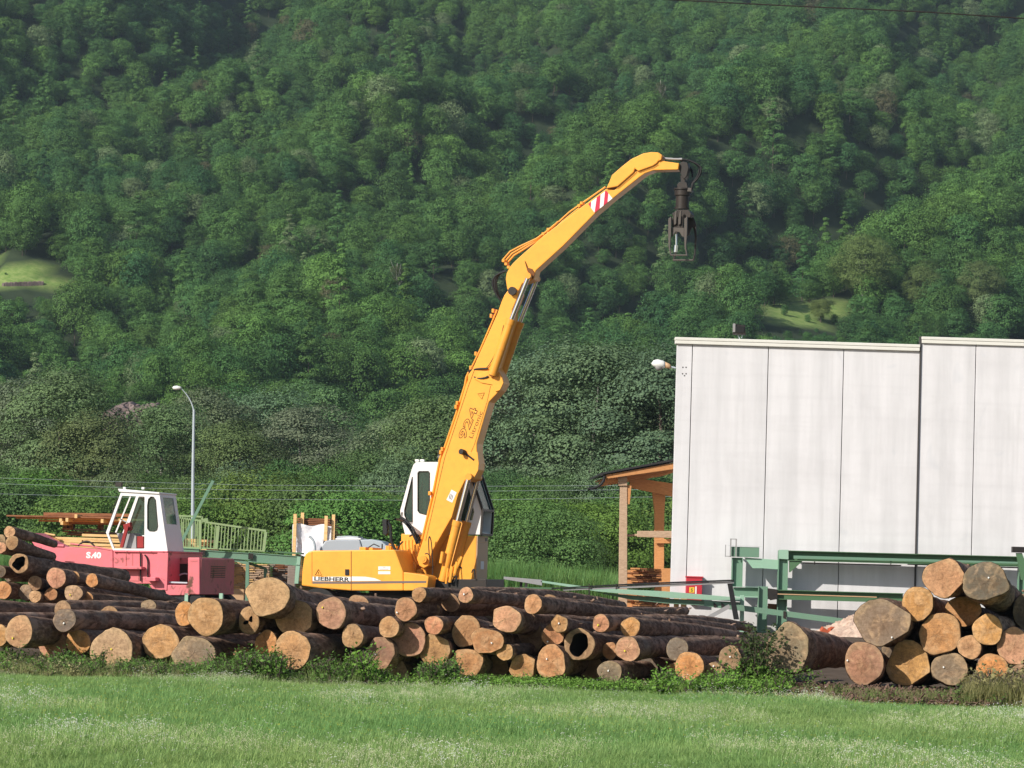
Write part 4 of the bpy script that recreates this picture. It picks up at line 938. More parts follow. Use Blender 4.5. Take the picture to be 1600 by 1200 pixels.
# stick
SN, SF_ = -.24, .24
stick_out = [(790, 436), (791.5, 427), (796, 418), (802, 410.5), (812, 401), (850, 367.5), (905, 326), (947, 295), (960, 297), (985, 272), (1005, 262), (1029, 250.5), (1061, 255), (1059.5, 265), (1040, 265.5), (1021, 266), (1008, 270.5), (1000, 276), (956, 311), (929, 334), (880, 384), (837, 423), (834, 436), (826, 440), (816, 443), (810, 455), (808, 461), (803, 465), (797, 462), (792, 450)]
stick = ep(stick_out, SN, SF_, M['yellow'], 'stick', bev=.02)
plate([(947, 294.5), (952, 284), (956, 273.5), (972, 259.5), (986, 248.5), (1005, 239.5), (1017, 237.5), (1028, 238), (1031, 240.5), (1031, 248), (1026, 255), (1020, 259), (997, 267.5), (992, 263), (990, 269), (965, 291)], SN - .05, SF_ + .05, M['yellow'], 'hose_cover', stick, .02)
plate([(1028, 238), (1034, 242), (1033, 249), (1029, 251.5), (1030, 243)], SN - .06, SN + .1, M['yellow2'], 'cover_lip', stick)
b = MB(); LN = [(947, 294.5), (965, 291.5), (991, 269), (993, 264), (997, 267.5), (1020, 259.5), (1027, 255)]
for p0, p1 in zip(LN, LN[1:]): b.bar(E(*p0, SN - .052), E(*p1, SN - .052), .006, .016, (0, 1, 0))
b.build('cover_seam', M['lettb'], stick)
# red and white marking
def lerp(a, c, t): return (a[0] + (c[0] - a[0]) * t, a[1] + (c[1] - a[1]) * t)
A_, B_, C_, D_ = (919, 318.5), (947, 297.5), (957, 310), (929, 332.5)
plate([A_, B_, C_, D_], SN - .004, SN - .0005, M['sticker'], 'marking_plate', stick, 0)
for pts in ([A_, lerp(A_, B_, .16), lerp(A_, D_, .42)], [lerp(A_, B_, .48), lerp(A_, B_, .69), lerp(D_, C_, .28), D_], [lerp(A_, B_, .94), B_, lerp(B_, C_, .35), lerp(D_, C_, .72), lerp(D_, C_, .50)], [lerp(A_, D_, 1), lerp(D_, C_, .02), lerp(A_, D_, .9)]):
    plate(pts, SN - .007, SN - .0042, M['reds'], 'red_stripe', stick, 0)
pin(825.3, 429.5, .06, SN, stick, 'yellow2', .14); 
plate([(819.5, 407), (824, 418), (831, 420), (836, 428), (832, 436), (828, 428), (824, 424)], SN - .05, SN - .001, M['lettb'], 'lug_rib', stick)
b = MB()
for k, (dx, dy) in enumerate(((0, 0), (3, 3), (6, 6))):
    b.tube([E(*p, -.1 + k * .12) for p in ((785 + dx, 407 + dy), (797 + dx, 393 + dy), (812 + dx, 385 + dy * .8), (838 + dx * .5, 373 + dy * .4), (852, 363), (868, 350), (872, 346))], .024, 7)
b.tube([E(855, 364, 0), E(868, 351, 0), (E(890, 331, 0)), E(946, 292, 0)], .022, 7); b.tube([E(858, 366, -.1), E(880, 345, -.1), E(905, 325, -.1)], .02, 7)
b.build('stick_pipe', M['yellow2'], stick)
b = MB()
for px, py in ((850, 366), (858, 359), (910, 318), (906, 322), (788, 408), (792, 413), (796, 418)): c = E(px, py, 0); b.box(c.x - .035, c.x + .035, -.12, .12, c.z - .035, c.z + .035)
b.build('pipe_clamp', M['yellow2'], stick, bevel=.008)
b = MB()
for dx, y in ((0, -.15), (4, .0), (7, .15)):
    b.tube(bez(E(788 + dx, 423, y), E(757 + dx * 1.5, 430, y), E(783 + dx * .3, 474, y), 12, E(762 + dx, 462, y)) if False else bez(E(791, 424 - dx * .3, y), E(752 + dx * 1.6, 432, y), E(784, 472, y), 12, None) , .026, 8)
b.build('elbow_hose', M['black'], stick)
# hose at the stick tip
b = MB()
b.tube(bez(E(1033, 247, -.1), E(1052, 249, -.1), E(1066, 248.5, -.1), 5), .03, 7); b.build('hose_fitting', M['gray'], stick)
b = MB()
for y, d in ((-.1, 0), (.02, 3)):
    b.tube(bez(E(1050, 248 + d * .3, y), E(1082, 247, y), E(1096 - d, 262, y), 8) + bez(E(1096 - d, 262, y), E(1095 - d, 277, y), E(1083 - d * .5, 286, y), 6)[1:] + [E(1080, 298, y)], .024, 7)
b.tube(bez(E(1062, 250, .1), E(1076, 255, .1), E(1083, 270, .1), 7), .02, 6); b.tube(bez(E(1070, 255, .1), E(1082, 262, .1), E(1082, 277, .1), 7), .02, 6)
b.build('tip_hose', M['black'], stick)
# grapple
gr = ep([(1062, 255), (1067, 252), (1074, 254), (1076, 262), (1073, 275), (1069, 280), (1065, 276), (1061, 266)], -.14, .14, M['dark'], 'grapple')
def gpl(pts, y0, y1, nm='grapple_plate', mat='dark', bev=.01): return MB().prism(EF.poly(pts, y0), y0, y1).build(nm, M[mat], gr, bevel=bev)
gpl([(1063, 274), (1071, 274), (1070, 290), (1064, 290)], -.05, .05, 'link')
gpl([(1058, 288), (1062, 284), (1073, 285), (1075, 296), (1058, 296)], -.16, -.10, 'yoke'); gpl([(1060, 286), (1064, 284), (1073, 288), (1075, 296), (1060, 296)], .06, .14, 'yoke', 'gsteel')
c = E(1066.5, 300, 0); Z_ = lambda py: E(1066.5, py, 0).z
b = MB(); b.tube([(c.x, 0, Z_(297)), (c.x, 0, Z_(294.5))], .22, 24); b.tube([(c.x, 0, Z_(305.5)), (c.x, 0, Z_(298))], .2, 24); b.tube([(c.x, 0, Z_(306)), (c.x, 0, Z_(303))], .185, 24); b.tube([(c.x, 0, Z_(325)), (c.x, 0, Z_(305))], .165, 24); b.tube([(c.x, 0, Z_(327)), (c.x, 0, Z_(324.5))], .19, 24)
b.build('rotator', M['dark'], gr, bevel=.006)
b = MB(); q = E(1079, 297, 0); b.box(q.x - .05, q.x + .05, -.15, .1, q.z - .05, q.z + .04); b.build('hose_block', M['gsteel'], gr)
gpl([(1050, 334), (1058, 328), (1076, 328), (1080, 334), (1078, 340), (1052, 340)], -.2, .2, 'grapple_head')
for xx in (1056, 1063): gpl([(xx - 1, 330), (xx + 1.6, 329), (xx + .6, 350), (xx - 3, 352), (xx - 3.4, 344)], -.36, -.30, 'rib', 'gsteel')
gpl([(1050, 340), (1068, 338), (1067, 356), (1050, 355)], -.30, -.2, 'cross_body')
gpl([(1050, 355), (1069, 356), (1069, 371), (1065, 369), (1062, 363), (1056, 362), (1052, 368), (1049, 370)], -.34, -.30, 'web_plate', 'gsteel')
for x0, dx in ((1044, 0), (1069, 0)):                           # front pair of tines
    gpl([(x0, 342), (x0 + 5, 338), (x0 + 4.5, 365), (x0 + 3, 385), (x0 + 4.6, 397), (x0 + 5.5, 400), (x0 + 3, 399), (x0 + .4, 386), (x0 - .2, 365)], -.42, -.36, 'tine', 'gsteel')
gpl([(1048, 397.5), (1074, 397.5), (1074, 399.6), (1048, 399.6)], -.44, -.36, 'tine_bar', 'gsteel')
gpl([(1072, 337), (1079, 335), (1085, 342), (1088, 352), (1087.5, 360), (1084, 355), (1080, 356), (1076, 368), (1072, 368)], .1, .16, 'side_shell')
gpl([(1083, 345), (1087.5, 352), (1088.6, 370), (1086.5, 396), (1084, 407), (1082, 406), (1084.5, 395), (1085.5, 370), (1083, 356)], .2, .27, 'tine', 'dark')
gpl([(1054, 345), (1057.5, 345), (1058.5, 370), (1057, 395), (1052.5, 407), (1050.5, 407), (1055, 392), (1056, 370)], .2, .27, 'tine', 'dark')
gpl([(1051, 405), (1083, 405), (1083, 407.4), (1051, 407.4)], .18, .28, 'tine_bar', 'gsteel')
MB().tube([E(1056.5, 366, .05), E(1056.5, 383, .05)], .022, 8).build('grapple_rod', M['chrome'], gr); MB().tube([E(1056.5, 383, .05), E(1055.5, 394, .05)], .05, 8).build('rod_tip', M['chrome'], gr)

# ------------------------------------------------------------ red crane with a white cab
KY = 78.0
KF = Frame((at(230, 900, KY).x, KY, 0), R(-14)); kr = empty('red_crane', KF.o, KF.yaw, 'faded red old crane with an open white cab and S 40 lettering', 'crane')
def kp(pts, y0, y1, mat, nm, par=kr, bev=.01): return MB().prism(KF.poly(pts, y0), y0, y1).build(nm, mat, par, bevel=bev)
K = KF.at; KN = -1.2
kp([(45, 832), (60, 841), (84, 853), (112, 855), (176, 860), (177, 935), (120, 930), (60, 862), (44, 838)], KN, -.2, M['red'], 'front_deck')
kp([(177, 862.5), (262, 863.5), (262, 925), (234, 912), (177, 912)], KN + .02, 1.2, M['red'], 'main_body')
kp([(177, 859.5), (262, 860.8), (262, 863.5), (177, 862.5)], KN - .03, 1.2, M['red'], 'deck_lip')
b = MB(); b.box(K(245, 900, KN).x, K(262, 900, KN).x, KN - .02, KN + .018, K(250, 922, KN).z, K(250, 863.6, KN).z); b.build('side_panel', M['red'], kr, bevel=.01)
kp([(233, 914), (296, 914), (296, 930), (245, 930)], KN, 1.2, M['red'], 'lower_frame')
kp([(293.5, 871), (312, 871), (312, 929), (293.5, 929)], KN, 1.2, M['red'], 'counterweight', bev=.02)
xr = K(312, 871, KN).x; z0, z1 = K(312, 929, KN).z, K(312, 871, KN).z
MB().box(xr + .001, xr + .03, KN + .04, 1.17, z0 + .02, z1 - .03).build('rear_plate', M['rusty'], kr, bevel=.01)
kp([(262, 871), (293, 872), (293, 914), (262, 914)], -.35, -.25, M['rusty'], 'inner_plate')
kp([(275, 881), (293, 881), (293, 911), (276, 911)], -.37, -.351, M['hole'], 'engine_opening')
b = MB(); b.tube([K(252, 909.5, KN + .1), K(293, 911, KN + .1)], .022, 6); b.tube(bez(K(258, 909, KN + .1), K(257, 900, KN + .1), K(263, 903.5, KN + .1), 6), .018, 6); b.tube(bez(K(280, 899, -.5), K(286, 895, -.5), K(293, 897, -.5), 6), .018, 6); b.tube([K(250, 907, KN + .2), K(267, 914, KN + .2)], .018, 6); b.build('loose_pipe', M['galv'], kr)
kp([(179, 884.5), (221, 885.5), (221, 889.5), (179, 889)], KN - .22, KN + .02, M['red'], 'step'); kp([(222, 902), (243, 902), (243, 908), (228, 908)], KN - .25, KN + .02, M['red'], 'step')
b = MB(); b.tube([K(219.5, 865, KN - .02), K(219.5, 908, KN - .02)], .018, 6); b.tube(bez(K(226, 867, KN - .02), K(232, 872, KN - .02), K(231, 885, KN - .02), 6) + [K(231, 902, KN - .02)], .018, 6); b.build('cable', M['dark'], kr)
for xx_ in (196.5, 206.5): kp([(xx_, 864), (xx_ + .8, 864), (xx_ + .8, 884), (xx_, 884)], KN + .012, KN + .021, M['rusty'], 'panel_seam', bev=0)
kp([(180, 891), (217, 892), (217, 908), (180, 907)], KN + .008, KN + .02, M['red'], 'body_panel'); kp([(297, 876), (308, 876), (308, 877), (297, 877)], KN - .01, KN, M['rusty'], 'panel_seam', bev=0)
b = MB()
for k in range(5): b.box(K(180 + k * 19, 863, KN).x - .012, K(180 + k * 19, 863, KN).x + .012, KN - .045, KN - .03, K(180 + k * 19, 862.2, KN).z - .012, K(180 + k * 19, 862.2, KN).z + .012)
b.build('bolts', M['rusty'], kr)
b = MB(); zz0, zz1 = K(312, 902, KN).z, K(312, 884, KN).z
for k in range(7): b.box(xr + .031, xr + .04, -.5, .5, zz0 + k * .04, zz0 + k * .04 + .018)
b.build('grille', M['dark'], kr)
# chassis below
b = MB(); zc_ = K(300, 932, 0).z
b.box(K(60, 932, 0).x, K(350, 932, 0).x, -.5, .5, zc_ - .45, zc_ - .05); b.build('chassis', M['dark'], kr)
for xx in (-1.6, .4, 1.4):
    for y in (-1.0, 1.0):
        wl = MB().tube([(xx, y - .15, .5), (xx, y + .15, .5)], .5, 22).build('wheel', M['black'], kr, bevel=.03); MB().tube([(xx, y - .17, .5), (xx, y + .17, .5)], .25, 14).build('rim', M['rusty'], wl)
for px in (291, 345): a = K(px, 934, KN); MB().box(a.x - .04, a.x + .04, KN, KN + .08, a.z - .2, a.z + .1).build('bracket', M['lgreen'], kr)
text('lettering', 'S', M['lettw'], kr, K(138.2, 867.3, KN - .006), hgt=10 * KY / FPX, wid=7.5 * KY / FPX, bold=.05)
text('lettering', '40', M['lettw'], kr, K(151, 867.5, KN - .006), hgt=10 * KY / FPX, wid=15 * KY / FPX, bold=.05)
a = K(143.5, 871, KN - .006); MB().box(a.x - .02, a.x + .02, KN - .008, KN - .002, a.z - .02, a.z + .02).build('lettering_dot', M['lettw'], kr)
b = MB()   # handrail and hooks along the deck
b.tube([K(45, 833, KN), K(50, 836, KN), K(66, 841, KN), K(80, 852, KN), K(100, 853, KN)], .035, 7); b.tube([K(110, 849.5, KN), K(145, 854, KN), K(176, 860, KN)], .02, 6); b.build('deck_rail', M['red'], kr)
MB().tube(bez(K(122, 853, KN), K(136, 838, KN), K(148, 854, KN), 8), .02, 6).build('deck_cable', M['dark'], kr)
# cab
Y0, Y1 = -1.15, -.05
cs = [(165.5, 832), (188, 773), (192, 768.5), (249, 772.5), (262, 862), (176.5, 860)]
door_open = [(169.5, 834), (190.5, 774.5), (226, 776), (225.5, 857.5), (178.5, 857)]
oval = [(236, 776), (240, 776.5), (243, 781), (246.5, 822), (245, 828), (241, 830), (233.5, 829.5), (230.5, 826), (230.5, 790), (232, 780)]
side = MB().holed(KF.poly([(165.5, 832), (189, 769), (249, 771.5), (262, 862), (176.5, 860)], Y0), [KF.poly(door_open, Y0), KF.poly(oval, Y0)], Y0, Y0 + .05).build('cab_side', M['white'], kr)
MB().prism(KF.poly(oval, Y0), Y0 + .02, Y0 + .028).build('window', M['glass'], side)
q = [Vector((x, Y0 - .004, z)) for x, z in KF.poly(oval, Y0)]; b = MB()
for i in range(len(q)): b.bar(q[i], q[(i + 1) % len(q)], .012, .02, (0, 1, 0))
b.build('window_seal', M['dark'], side)
fs = MB().holed(KF.poly([(165.5, 832), (189, 769), (249, 771.5), (262, 862), (176.5, 860)], Y0), [KF.poly([(171, 834), (191, 775), (221, 776), (221, 835), (180, 835)], Y0), KF.poly([(226, 777), (243, 778), (246, 830), (226, 830)], Y0)], Y1 - .05, Y1).build('cab_side', M['white'], kr)
MB().prism(KF.poly([(171, 834), (191, 775), (221, 776), (221, 835), (180, 835)], Y0), Y1 - .03, Y1 - .022).build('window', M['glass'], fs)
b = MB(); RL = KF.poly([(185, 763.5), (250, 769.5), (250, 772), (187, 768.5)], Y0); b.prism(RL, Y0 - .04, Y1 + .04); b.build('cab_roof', M['white'], kr, bevel=.01)
b = MB()
for px in (194, 223): a = K(px, 764.5, Y0); b.box(a.x - .03, a.x + .03, Y0, Y0 + .05, a.z, a.z + .05)
b.build('roof_fitting', M['white'], kr)
a = K(187, 762, Y1); MB().box(a.x - .07, a.x + .07, Y1 - .1, Y1, a.z + .02, a.z + .12).build('beacon', M['dark'], kr)
# rear wall with its window
p0, p1 = KF.poly([(249, 771.5), (262, 862)], Y0); b = MB()
def kr_seg(t0, t1, ya, yb, mat, nm, th=.04, dx=0):
    P_ = []
    for t in (t0, t1): P_.append((p0[0] + (p1[0] - p0[0]) * t + dx, p0[1] + (p1[1] - p0[1]) * t))
    V_ = [(P_[0][0], ya, P_[0][1]), (P_[1][0], ya, P_[1][1]), (P_[1][0], yb, P_[1][1]), (P_[0][0], yb, P_[0][1])]
    b_ = MB(); b_.add(V_ + [(x - th, y, z) for x, y, z in V_], [(0, 1, 2, 3), (7, 6, 5, 4), (0, 4, 5, 1), (1, 5, 6, 2), (2, 6, 7, 3), (3, 7, 4, 0)]); return b_.build(nm, mat, kr)
kr_seg(0, .06, Y0 + .05, Y1 - .05, M['white'], 'rear_wall'); kr_seg(.52, 1, Y0 + .05, Y1 - .05, M['white'], 'rear_wall'); kr_seg(.06, .52, Y0 + .05, Y0 + .2, M['white'], 'rear_wall'); kr_seg(.06, .52, Y1 - .2, Y1 - .05, M['white'], 'rear_wall')
kr_seg(.06, .52, Y0 + .2, Y1 - .2, M['glass'], 'rear_window', .01, -.01)
# cab floor, console, levers, seat
kp([(177, 857.2), (258, 857.2), (258, 861), (177, 861)], Y0 + .06, Y1 - .06, M['white'], 'cab_floor')
kp([(182, 833), (208, 833), (213, 838), (213, 857), (190, 857)], Y0 + .3, Y0 + .75, M['gray'], 'console')
MB().bar(K(190, 855, Y0 + .15), K(199, 822, Y0 + .15), .07, .07).build('control_lever', M['redseat'], kr)
kp([(192, 820), (203, 816), (204, 828), (194, 830)], Y0 + .2, Y0 + .35, M['redseat'], 'lever_head'); MB().tube([K(188, 811, Y0 + .2), K(200, 817, Y0 + .2)], .012, 5).build('lever_arm', M['galv'], kr)
kp([(214, 838), (224, 838), (224, 856), (214, 856)], Y0 + .3, Y0 + .8, M['redseat'], 'driver_seat')
b = MB(); b.tube([K(186, 777, Y1), K(178, 790, Y1), K(172, 822, Y1), K(168, 830, Y1)], .012, 5); b.build('wiper', M['dark'], kr)
MB().bar(K(204, 776, Y1 - .3), K(181, 832, Y1 - .3), .03, .03).build('front_pillar', M['sticker'], kr)

# ------------------------------------------------------------ lumber, walkway, lamp post behind the crane
LF = Frame((at(150, 900, 92).x, 92, 0), R(-4))
def boards(name, rows_, label, cat='lumber stack', grp=None, F_=LF):
    e = empty(name, F_.o, F_.yaw, label, cat, grp)
    for (x0, x1, yt, yb, y0, dep, mt) in rows_:
        a = F_.at(x0, yt, y0); c = F_.at(x1, yb, y0); a2 = F_.at(x1, yt + (yt - yb) * 0, y0)
        MB().box(a.x, c.x, y0, y0 + dep, c.z, a.z).build('board', mt, e, bevel=.008)
    return e
B1, B2, B3 = M['brownwood'], M['timber'], M['fresh']
bs = empty('long_board_stack', LF.o, LF.yaw, 'stack of long reddish brown boards overhanging left of the white crane cab', 'lumber stack')
for (p0, p1, h, y0, dep, mt) in [((68, 800.5), (240, 803.5), 5, -.4, 1.2, B1), ((10, 804.5), (180, 808), 2.4, -.9, .3, B1), ((24, 806.8), (240, 811), 3.2, -.6, .4, B2), ((60, 811.8), (240, 814.5), 2.6, -.3, 1.1, B2), ((96, 815), (240, 817.5), 3.6, -.2, 1.0, B1), ((178, 811.5), (240, 811.5), 2.5, -.8, .3, B3)]:
    a = LF.at(*p0, y0); c = LF.at(*p1, y0); hh = h * 92 / FPX
    MB().prism([(a.x, a.z - hh), (c.x, c.z - hh), (c.x, c.z), (a.x, a.z)], y0, y0 + dep).build('board', mt, bs, bevel=.006)
b = MB()
for px, py in ((95, 813), (160, 814), (105, 812.2), (119, 806.5), (97, 817)): a = LF.at(px, py, -.95); b.box(a.x - .035, a.x + .035, -1.0, .6, a.z - .05, a.z + .05)
b.build('spacer', B3, bs)
board_stack('rough_board_stack', LF, (95, 166, 825, 838), .0, 1.5, M['greywood'], 'rough grey brown stack of slabs under the overhanging long boards', .07, .2, seed=5, col2=B1)
b = MB(); a = LF.at(100, 819, .3)
for px in (103, 112, 157): a = LF.at(px, 818, .3); b.box(a.x - .06, a.x + .06, .2, .5, LF.at(px, 828, .3).z, a.z)
b.build('bearer', B1, bs)
ys_ = empty('timber_stack', LF.o, LF.yaw, 'stack of freshly sawn pale yellow beams behind the red crane deck', 'lumber stack')
for k, (x0, x1, y0_, mt) in enumerate([(128, 226, 834, B3), (66, 226, 838.2, B3), (66, 128, 842.4, B3), (130, 226, 842.4, B3), (62, 226, 846.6, B3), (64, 240, 850.8, B3), (64, 240, 855, B3), (64, 240, 859.2, B3), (64, 240, 863.4, B3), (64, 240, 867.6, B3)]):
    a = LF.at(x0, y0_, -1.6); c = LF.at(x1, y0_, -1.6); MB().box(a.x, c.x, -1.6 + .03 * (k % 2), .2, a.z - 4.15 * 90.4 / FPX, a.z).build('beam', mt, ys_, bevel=.008)
MB().bar(LF.at(75, 834, -1.7), LF.at(93, 846, -1.7), .1, .04).build('loose_slat', B2, ys_)
MB().bar(LF.at(70, 833, -1.8), LF.at(86, 836, -1.8), .08, .04).build('loose_slat', B3, ys_)
y2 = empty('timber_stack', LF.o, LF.yaw, 'low pale yellow beam stack seen through the green railing', 'lumber stack')
g = random.Random(9)
for k in range(11): a = LF.at(262 + k * 4.1, 840.5 + .15 * k, 1.0); MB().box(a.x, a.x + .062, 1.0, 3, a.z - .09, a.z).build('beam', B3, y2, bevel=.006)
for (x0, x1, y0_) in ((262, 308, 846.5), (262, 318, 850.8), (312, 323, 843.2), (262, 323, 855)): a = LF.at(x0, y0_, .9); c = LF.at(x1, y0_, .9); MB().box(a.x, c.x, .9, 3, a.z - 3.8 * 93 / FPX, a.z).build('beam', B3, y2, bevel=.006)
# green walkway
WY = 90.0
WF = Frame((at(340, 900, WY).x, WY, 0), R(0)); wk = empty('walkway', WF.o, 0, 'green steel walkway on legs with a barred railing behind the red crane', 'walkway')
WP = WF.at; px3 = WY / FPX
def wp(pts, y0, y1, mat, nm): return MB().prism(WF.poly(pts, y0), y0, y1).build(nm, mat, wk, bevel=.004)
b = MB()
def rr(p, q, y, wd=.045): b.bar(WP(*p, y), WP(*q, y), wd, wd)
rr((260, 805), (316, 807.5), 0); rr((276, 808), (322, 815), .6); rr((322, 816), (416, 829.5), 0, .05); rr((316, 807), (316, 815), 0); rr((315, 814), (325, 812), .3, .09)
rr((262, 854), (322, 857), 0); rr((313, 812), (312, 866), 0, .075); rr((341, 822), (337.5, 858), 0, .085); rr((415.5, 831), (411.5, 862), 0, .075); rr((322, 856.5), (411, 861), 0, .03)
b.build('railing_frame', M['rail'], wk)
def rb_(p, q, y, wd):
    MB().bar(WP(*p, y), WP(*q, y), wd, wd).build('railing_bar', M['rail'], wk)
for k in range(15): px = 262 + k * 3.6; rb_((px, 806 + k * .2), (px - .5, 855 + k * .15), .05, .022)
for k in range(9): px = 264 + k * 5.4; rb_((px, 807 + k * .7), (px - .5, 855), .7, .02)
for k in range(18):
    px = 321 + k * 5.2; rb_((px, 816 + (px - 321) * .143), (px - 2.6, 857 + (px - 321) * .045), 0, .024)
def wbeam(p0, p1, h, y0, dep, nm='deck_beam', m1='green', m2='dgreen'):
    a = WP(*p0, y0); c = WP(*p1, y0); hh = h * px3; t = .02; b = MB()
    for za, zb2, ya, yb in ((0, t, y0, y0 + dep), (hh - t, hh, y0, y0 + dep), (t, hh - t, y0 + .03, y0 + .05)): b.prism([(a.x, a.z - za), (c.x, c.z - za), (c.x, c.z - zb2), (a.x, a.z - zb2)], ya, yb)
    return b.build(nm, M[m1], wk)
wbeam((262, 854.5), (311, 857.5), 11, -.1, .3); wbeam((314, 859), (391, 864), 11, -.1, .3); wbeam((388, 863), (470, 869), 15, -.1, .3)
b = MB(); a = WP(311, 856, .0); c = WP(470, 866.5, 0); b.prism([(a.x, a.z + .005), (c.x, c.z + .005), (c.x, c.z + .05), (a.x, a.z + .05)], .2, 1.5); b.build('deck', M['dgreen'], wk)
wp([(355, 870), (384, 876), (389, 879), (389, 1000), (382, 1000), (384, 882), (355, 874)], -.05, .1, M['green'], 'leg')
wp([(388, 878), (414, 886), (418, 889), (415, 904), (412, 904), (412, 890), (388, 882)], .5, .6, M['green'], 'leg')
wp([(464, 870), (470, 869), (466, 912), (460, 912), (462, 884), (464, 878)], -.1, .12, M['lgreen'], 'leg')
b = MB()
for px, py in ((317, 863), (392, 868)): a = WP(px, py, -.15); b.box(a.x - .06, a.x + .06, -.16, -.12, a.z - .09, a.z + .06)
b.build('joint_plate', M['dark'], wk)
slb = tag(MB().bar(at(333, 751, 89), at(281, 852, 89), .075, .075).build('steel_bar', M['green'], None), 'long green steel bar leaning diagonally across the lamp post', 'steel bar')
# board stacks below the walkway
WB = Frame((at(380, 900, 94).x, 94, 0), 0)
board_stack('board_stack', WB, (352, 389, 878, 921), 0, 2, M['fresh'], 'left tall stack of thin pale boards under the green walkway', .047, .06, seed=11, col2=M['oldtimber'])
board_stack('board_stack', WB, (386, 419, 880, 940), -.3, 2, M['oldtimber'], 'middle stack of thin tan boards under the green walkway', .047, .06, seed=12, col2=M['fresh'])
board_stack('board_stack', WB, (419, 448, 880, 940), .6, 2, M['greywood'], 'shaded dark brown board stack under the right end of the walkway', .047, .05, seed=13, col2=M['brownwood'])
q = WB.at(358, 940, -.3); q2 = WB.at(383, 921, -.3); tag(MB().box(q.x, q2.x, 93.4 - 94, 94.4 - 94, 0, q2.z).build('concrete_block', M['sand'], None, WB.o, bevel=.02), 'pale block under the left tall board stack', 'block')
q = WB.at(449, 905, -.2); q2 = WB.at(462, 884, -.2); tag(MB().box(q.x, q2.x, -.2, .2, 0, q2.z).build('grey_post', M['greywood'], None, WB.o, bevel=.02), 'grey wooden post between the walkway leg and the board stacks', 'post')
# tarpaulin bundle
TF = Frame((at(495, 900, 97).x, 97, 0), R(-6)); tb = empty('wrapped_lumber', TF.o, TF.yaw, 'stacked brown boards with wooden stakes half wrapped in a white tarpaulin', 'lumber bundle')
T_ = TF.at; g = random.Random(2)
a = T_(463, 812, 0); c = T_(522, 870, 0); d_ = T_(536, 812, 0)
zt_ = a.z; b = MB(); z = .3
while z < zt_ + .02: b.box(a.x + g.uniform(0, .06), d_.x - 0 + g.uniform(-.2, .0) - .2, .05 + g.uniform(0, .05), 1.5, z, z + .035); z += .052
b.build('boards', M['brownwood'], tb)
V_ = []; nn = 26; w0, w1 = T_(457.5, 821, -.1).x, T_(512, 821, -.1).x
for j in range(nn):
    for i in range(nn):
        u, v = i / (nn - 1), j / (nn - 1); xr_ = w0 + (w1 - w0) * u * (1 - .2 * v); z = T_(480, 820, 0).z - v * (T_(480, 820, 0).z - T_(480, 868, 0).z)
        V_.append((xr_, -.1 - .035 * math.sin(u * 7 + v * 4) - .02 * math.sin(u * 17 - v * 11 + 2) + g.uniform(-.012, .012), z + .03 * math.sin(u * 9)))
n0 = len(V_); V_ += [(x, y + .01, z) for x, y, z in V_]
Fq = [(j * nn + i, j * nn + i + 1, (j + 1) * nn + i + 1, (j + 1) * nn + i) for j in range(nn - 1) for i in range(nn - 1)]
tp = MB().add(V_, Fq + [tuple(n0 + k for k in f[::-1]) for f in Fq], True).build('tarpaulin', M['tarp'], tb)
a = T_(505, 822, .02); c = T_(522, 845, .02); MB().box(a.x, c.x, .0, .03, c.z, a.z).build('tarpaulin_flap', M['tarp'], tb)
for px, pt, y in ((461.5, 803, -.22), (473, 801, -.02), (510, 806, -.22), (521.5, 804, -.03)):
    a = T_(px, pt, y); z2 = T_(px, 845 if px > 500 else 872, y).z if px != 473 else T_(px, 822, y).z; MB().box(a.x - .045, a.x + .045, y - .04, y + .02, z2, a.z).build('stake', M['fresh'], tb)
# silver van
VF = Frame((at(555, 900, 96).x, 96, 0), R(-4)); vn = empty('silver_van', VF.o, VF.yaw, 'silver grey van roof showing behind the yellow engine housing', 'van')
def vp(pts, y0, y1, mat, nm, bev=.03): return MB().prism(VF.poly(pts, y0), y0, y1).build(nm, mat, vn, bevel=bev)
vp([(498, 868), (499, 858), (508, 845), (520, 843.5), (562, 843.5), (566, 858), (566, 900), (498, 900)], -.2, 1.5, M['vanp'], 'van_body')
vp([(566.3, 858), (562.5, 843.5), (580, 842.5), (597, 846), (605, 853), (618, 862), (618, 900), (566.3, 900)], -.15, 1.5, M['galv'], 'van_front')
vp([(524, 841), (548, 839.5), (564, 841), (564, 843.3), (524, 843.3)], -.1, 1.4, M['sticker'], 'roof_rim', .01); vp([(526, 838), (545, 837), (560, 838.2), (560, 840.5), (526, 840.5)], .1, 1.3, M['vanp'], 'roof_hatch', .01)
MB().tube(bez(VF.at(483, 838, -.4), VF.at(493, 843, -.4), VF.at(492, 862, -.4), 8), .035, 8).build('snorkel', M['galv'], vn)
for xx in (-.6, 1.0):
    for y in (0, 1.3): MB().tube([(xx, y - .1, .34), (xx, y + .1, .34)], .34, 18).build('wheel', M['black'], vn)
# lamp post
q = at(300.5, 850, 100); top = at(303, 640, 100); e = empty('street_lamp', (q.x, 100, 0), 0, 'tall pale grey street lamp with a small white head', 'lamp post')
hd = at(276, 606, 100); tx, hxx = top.x - q.x, hd.x - q.x
MB().tube([(0, 0, -.3), (.0, 0, 2.5), (tx * .6, 0, top.z * .7), (tx, 0, top.z)], [.06, .055, .045, .035], 12).build('pole', M['galv'], e)
MB().tube(bez((tx, 0, top.z - .05), (tx - .08, 0, top.z + .33), (hxx + .12, 0, hd.z), 10), [.024 - .0014 * i for i in range(11)], 7).build('arm', M['galv'], e)
lathe_x(MB(), [(hxx - .12, hd.z, .02), (hxx - .09, hd.z, .06), (hxx, hd.z, .085), (hxx + .1, hd.z, .06), (hxx + .14, hd.z, .03)], .8).build('lamp_head', M['lampw'], e)
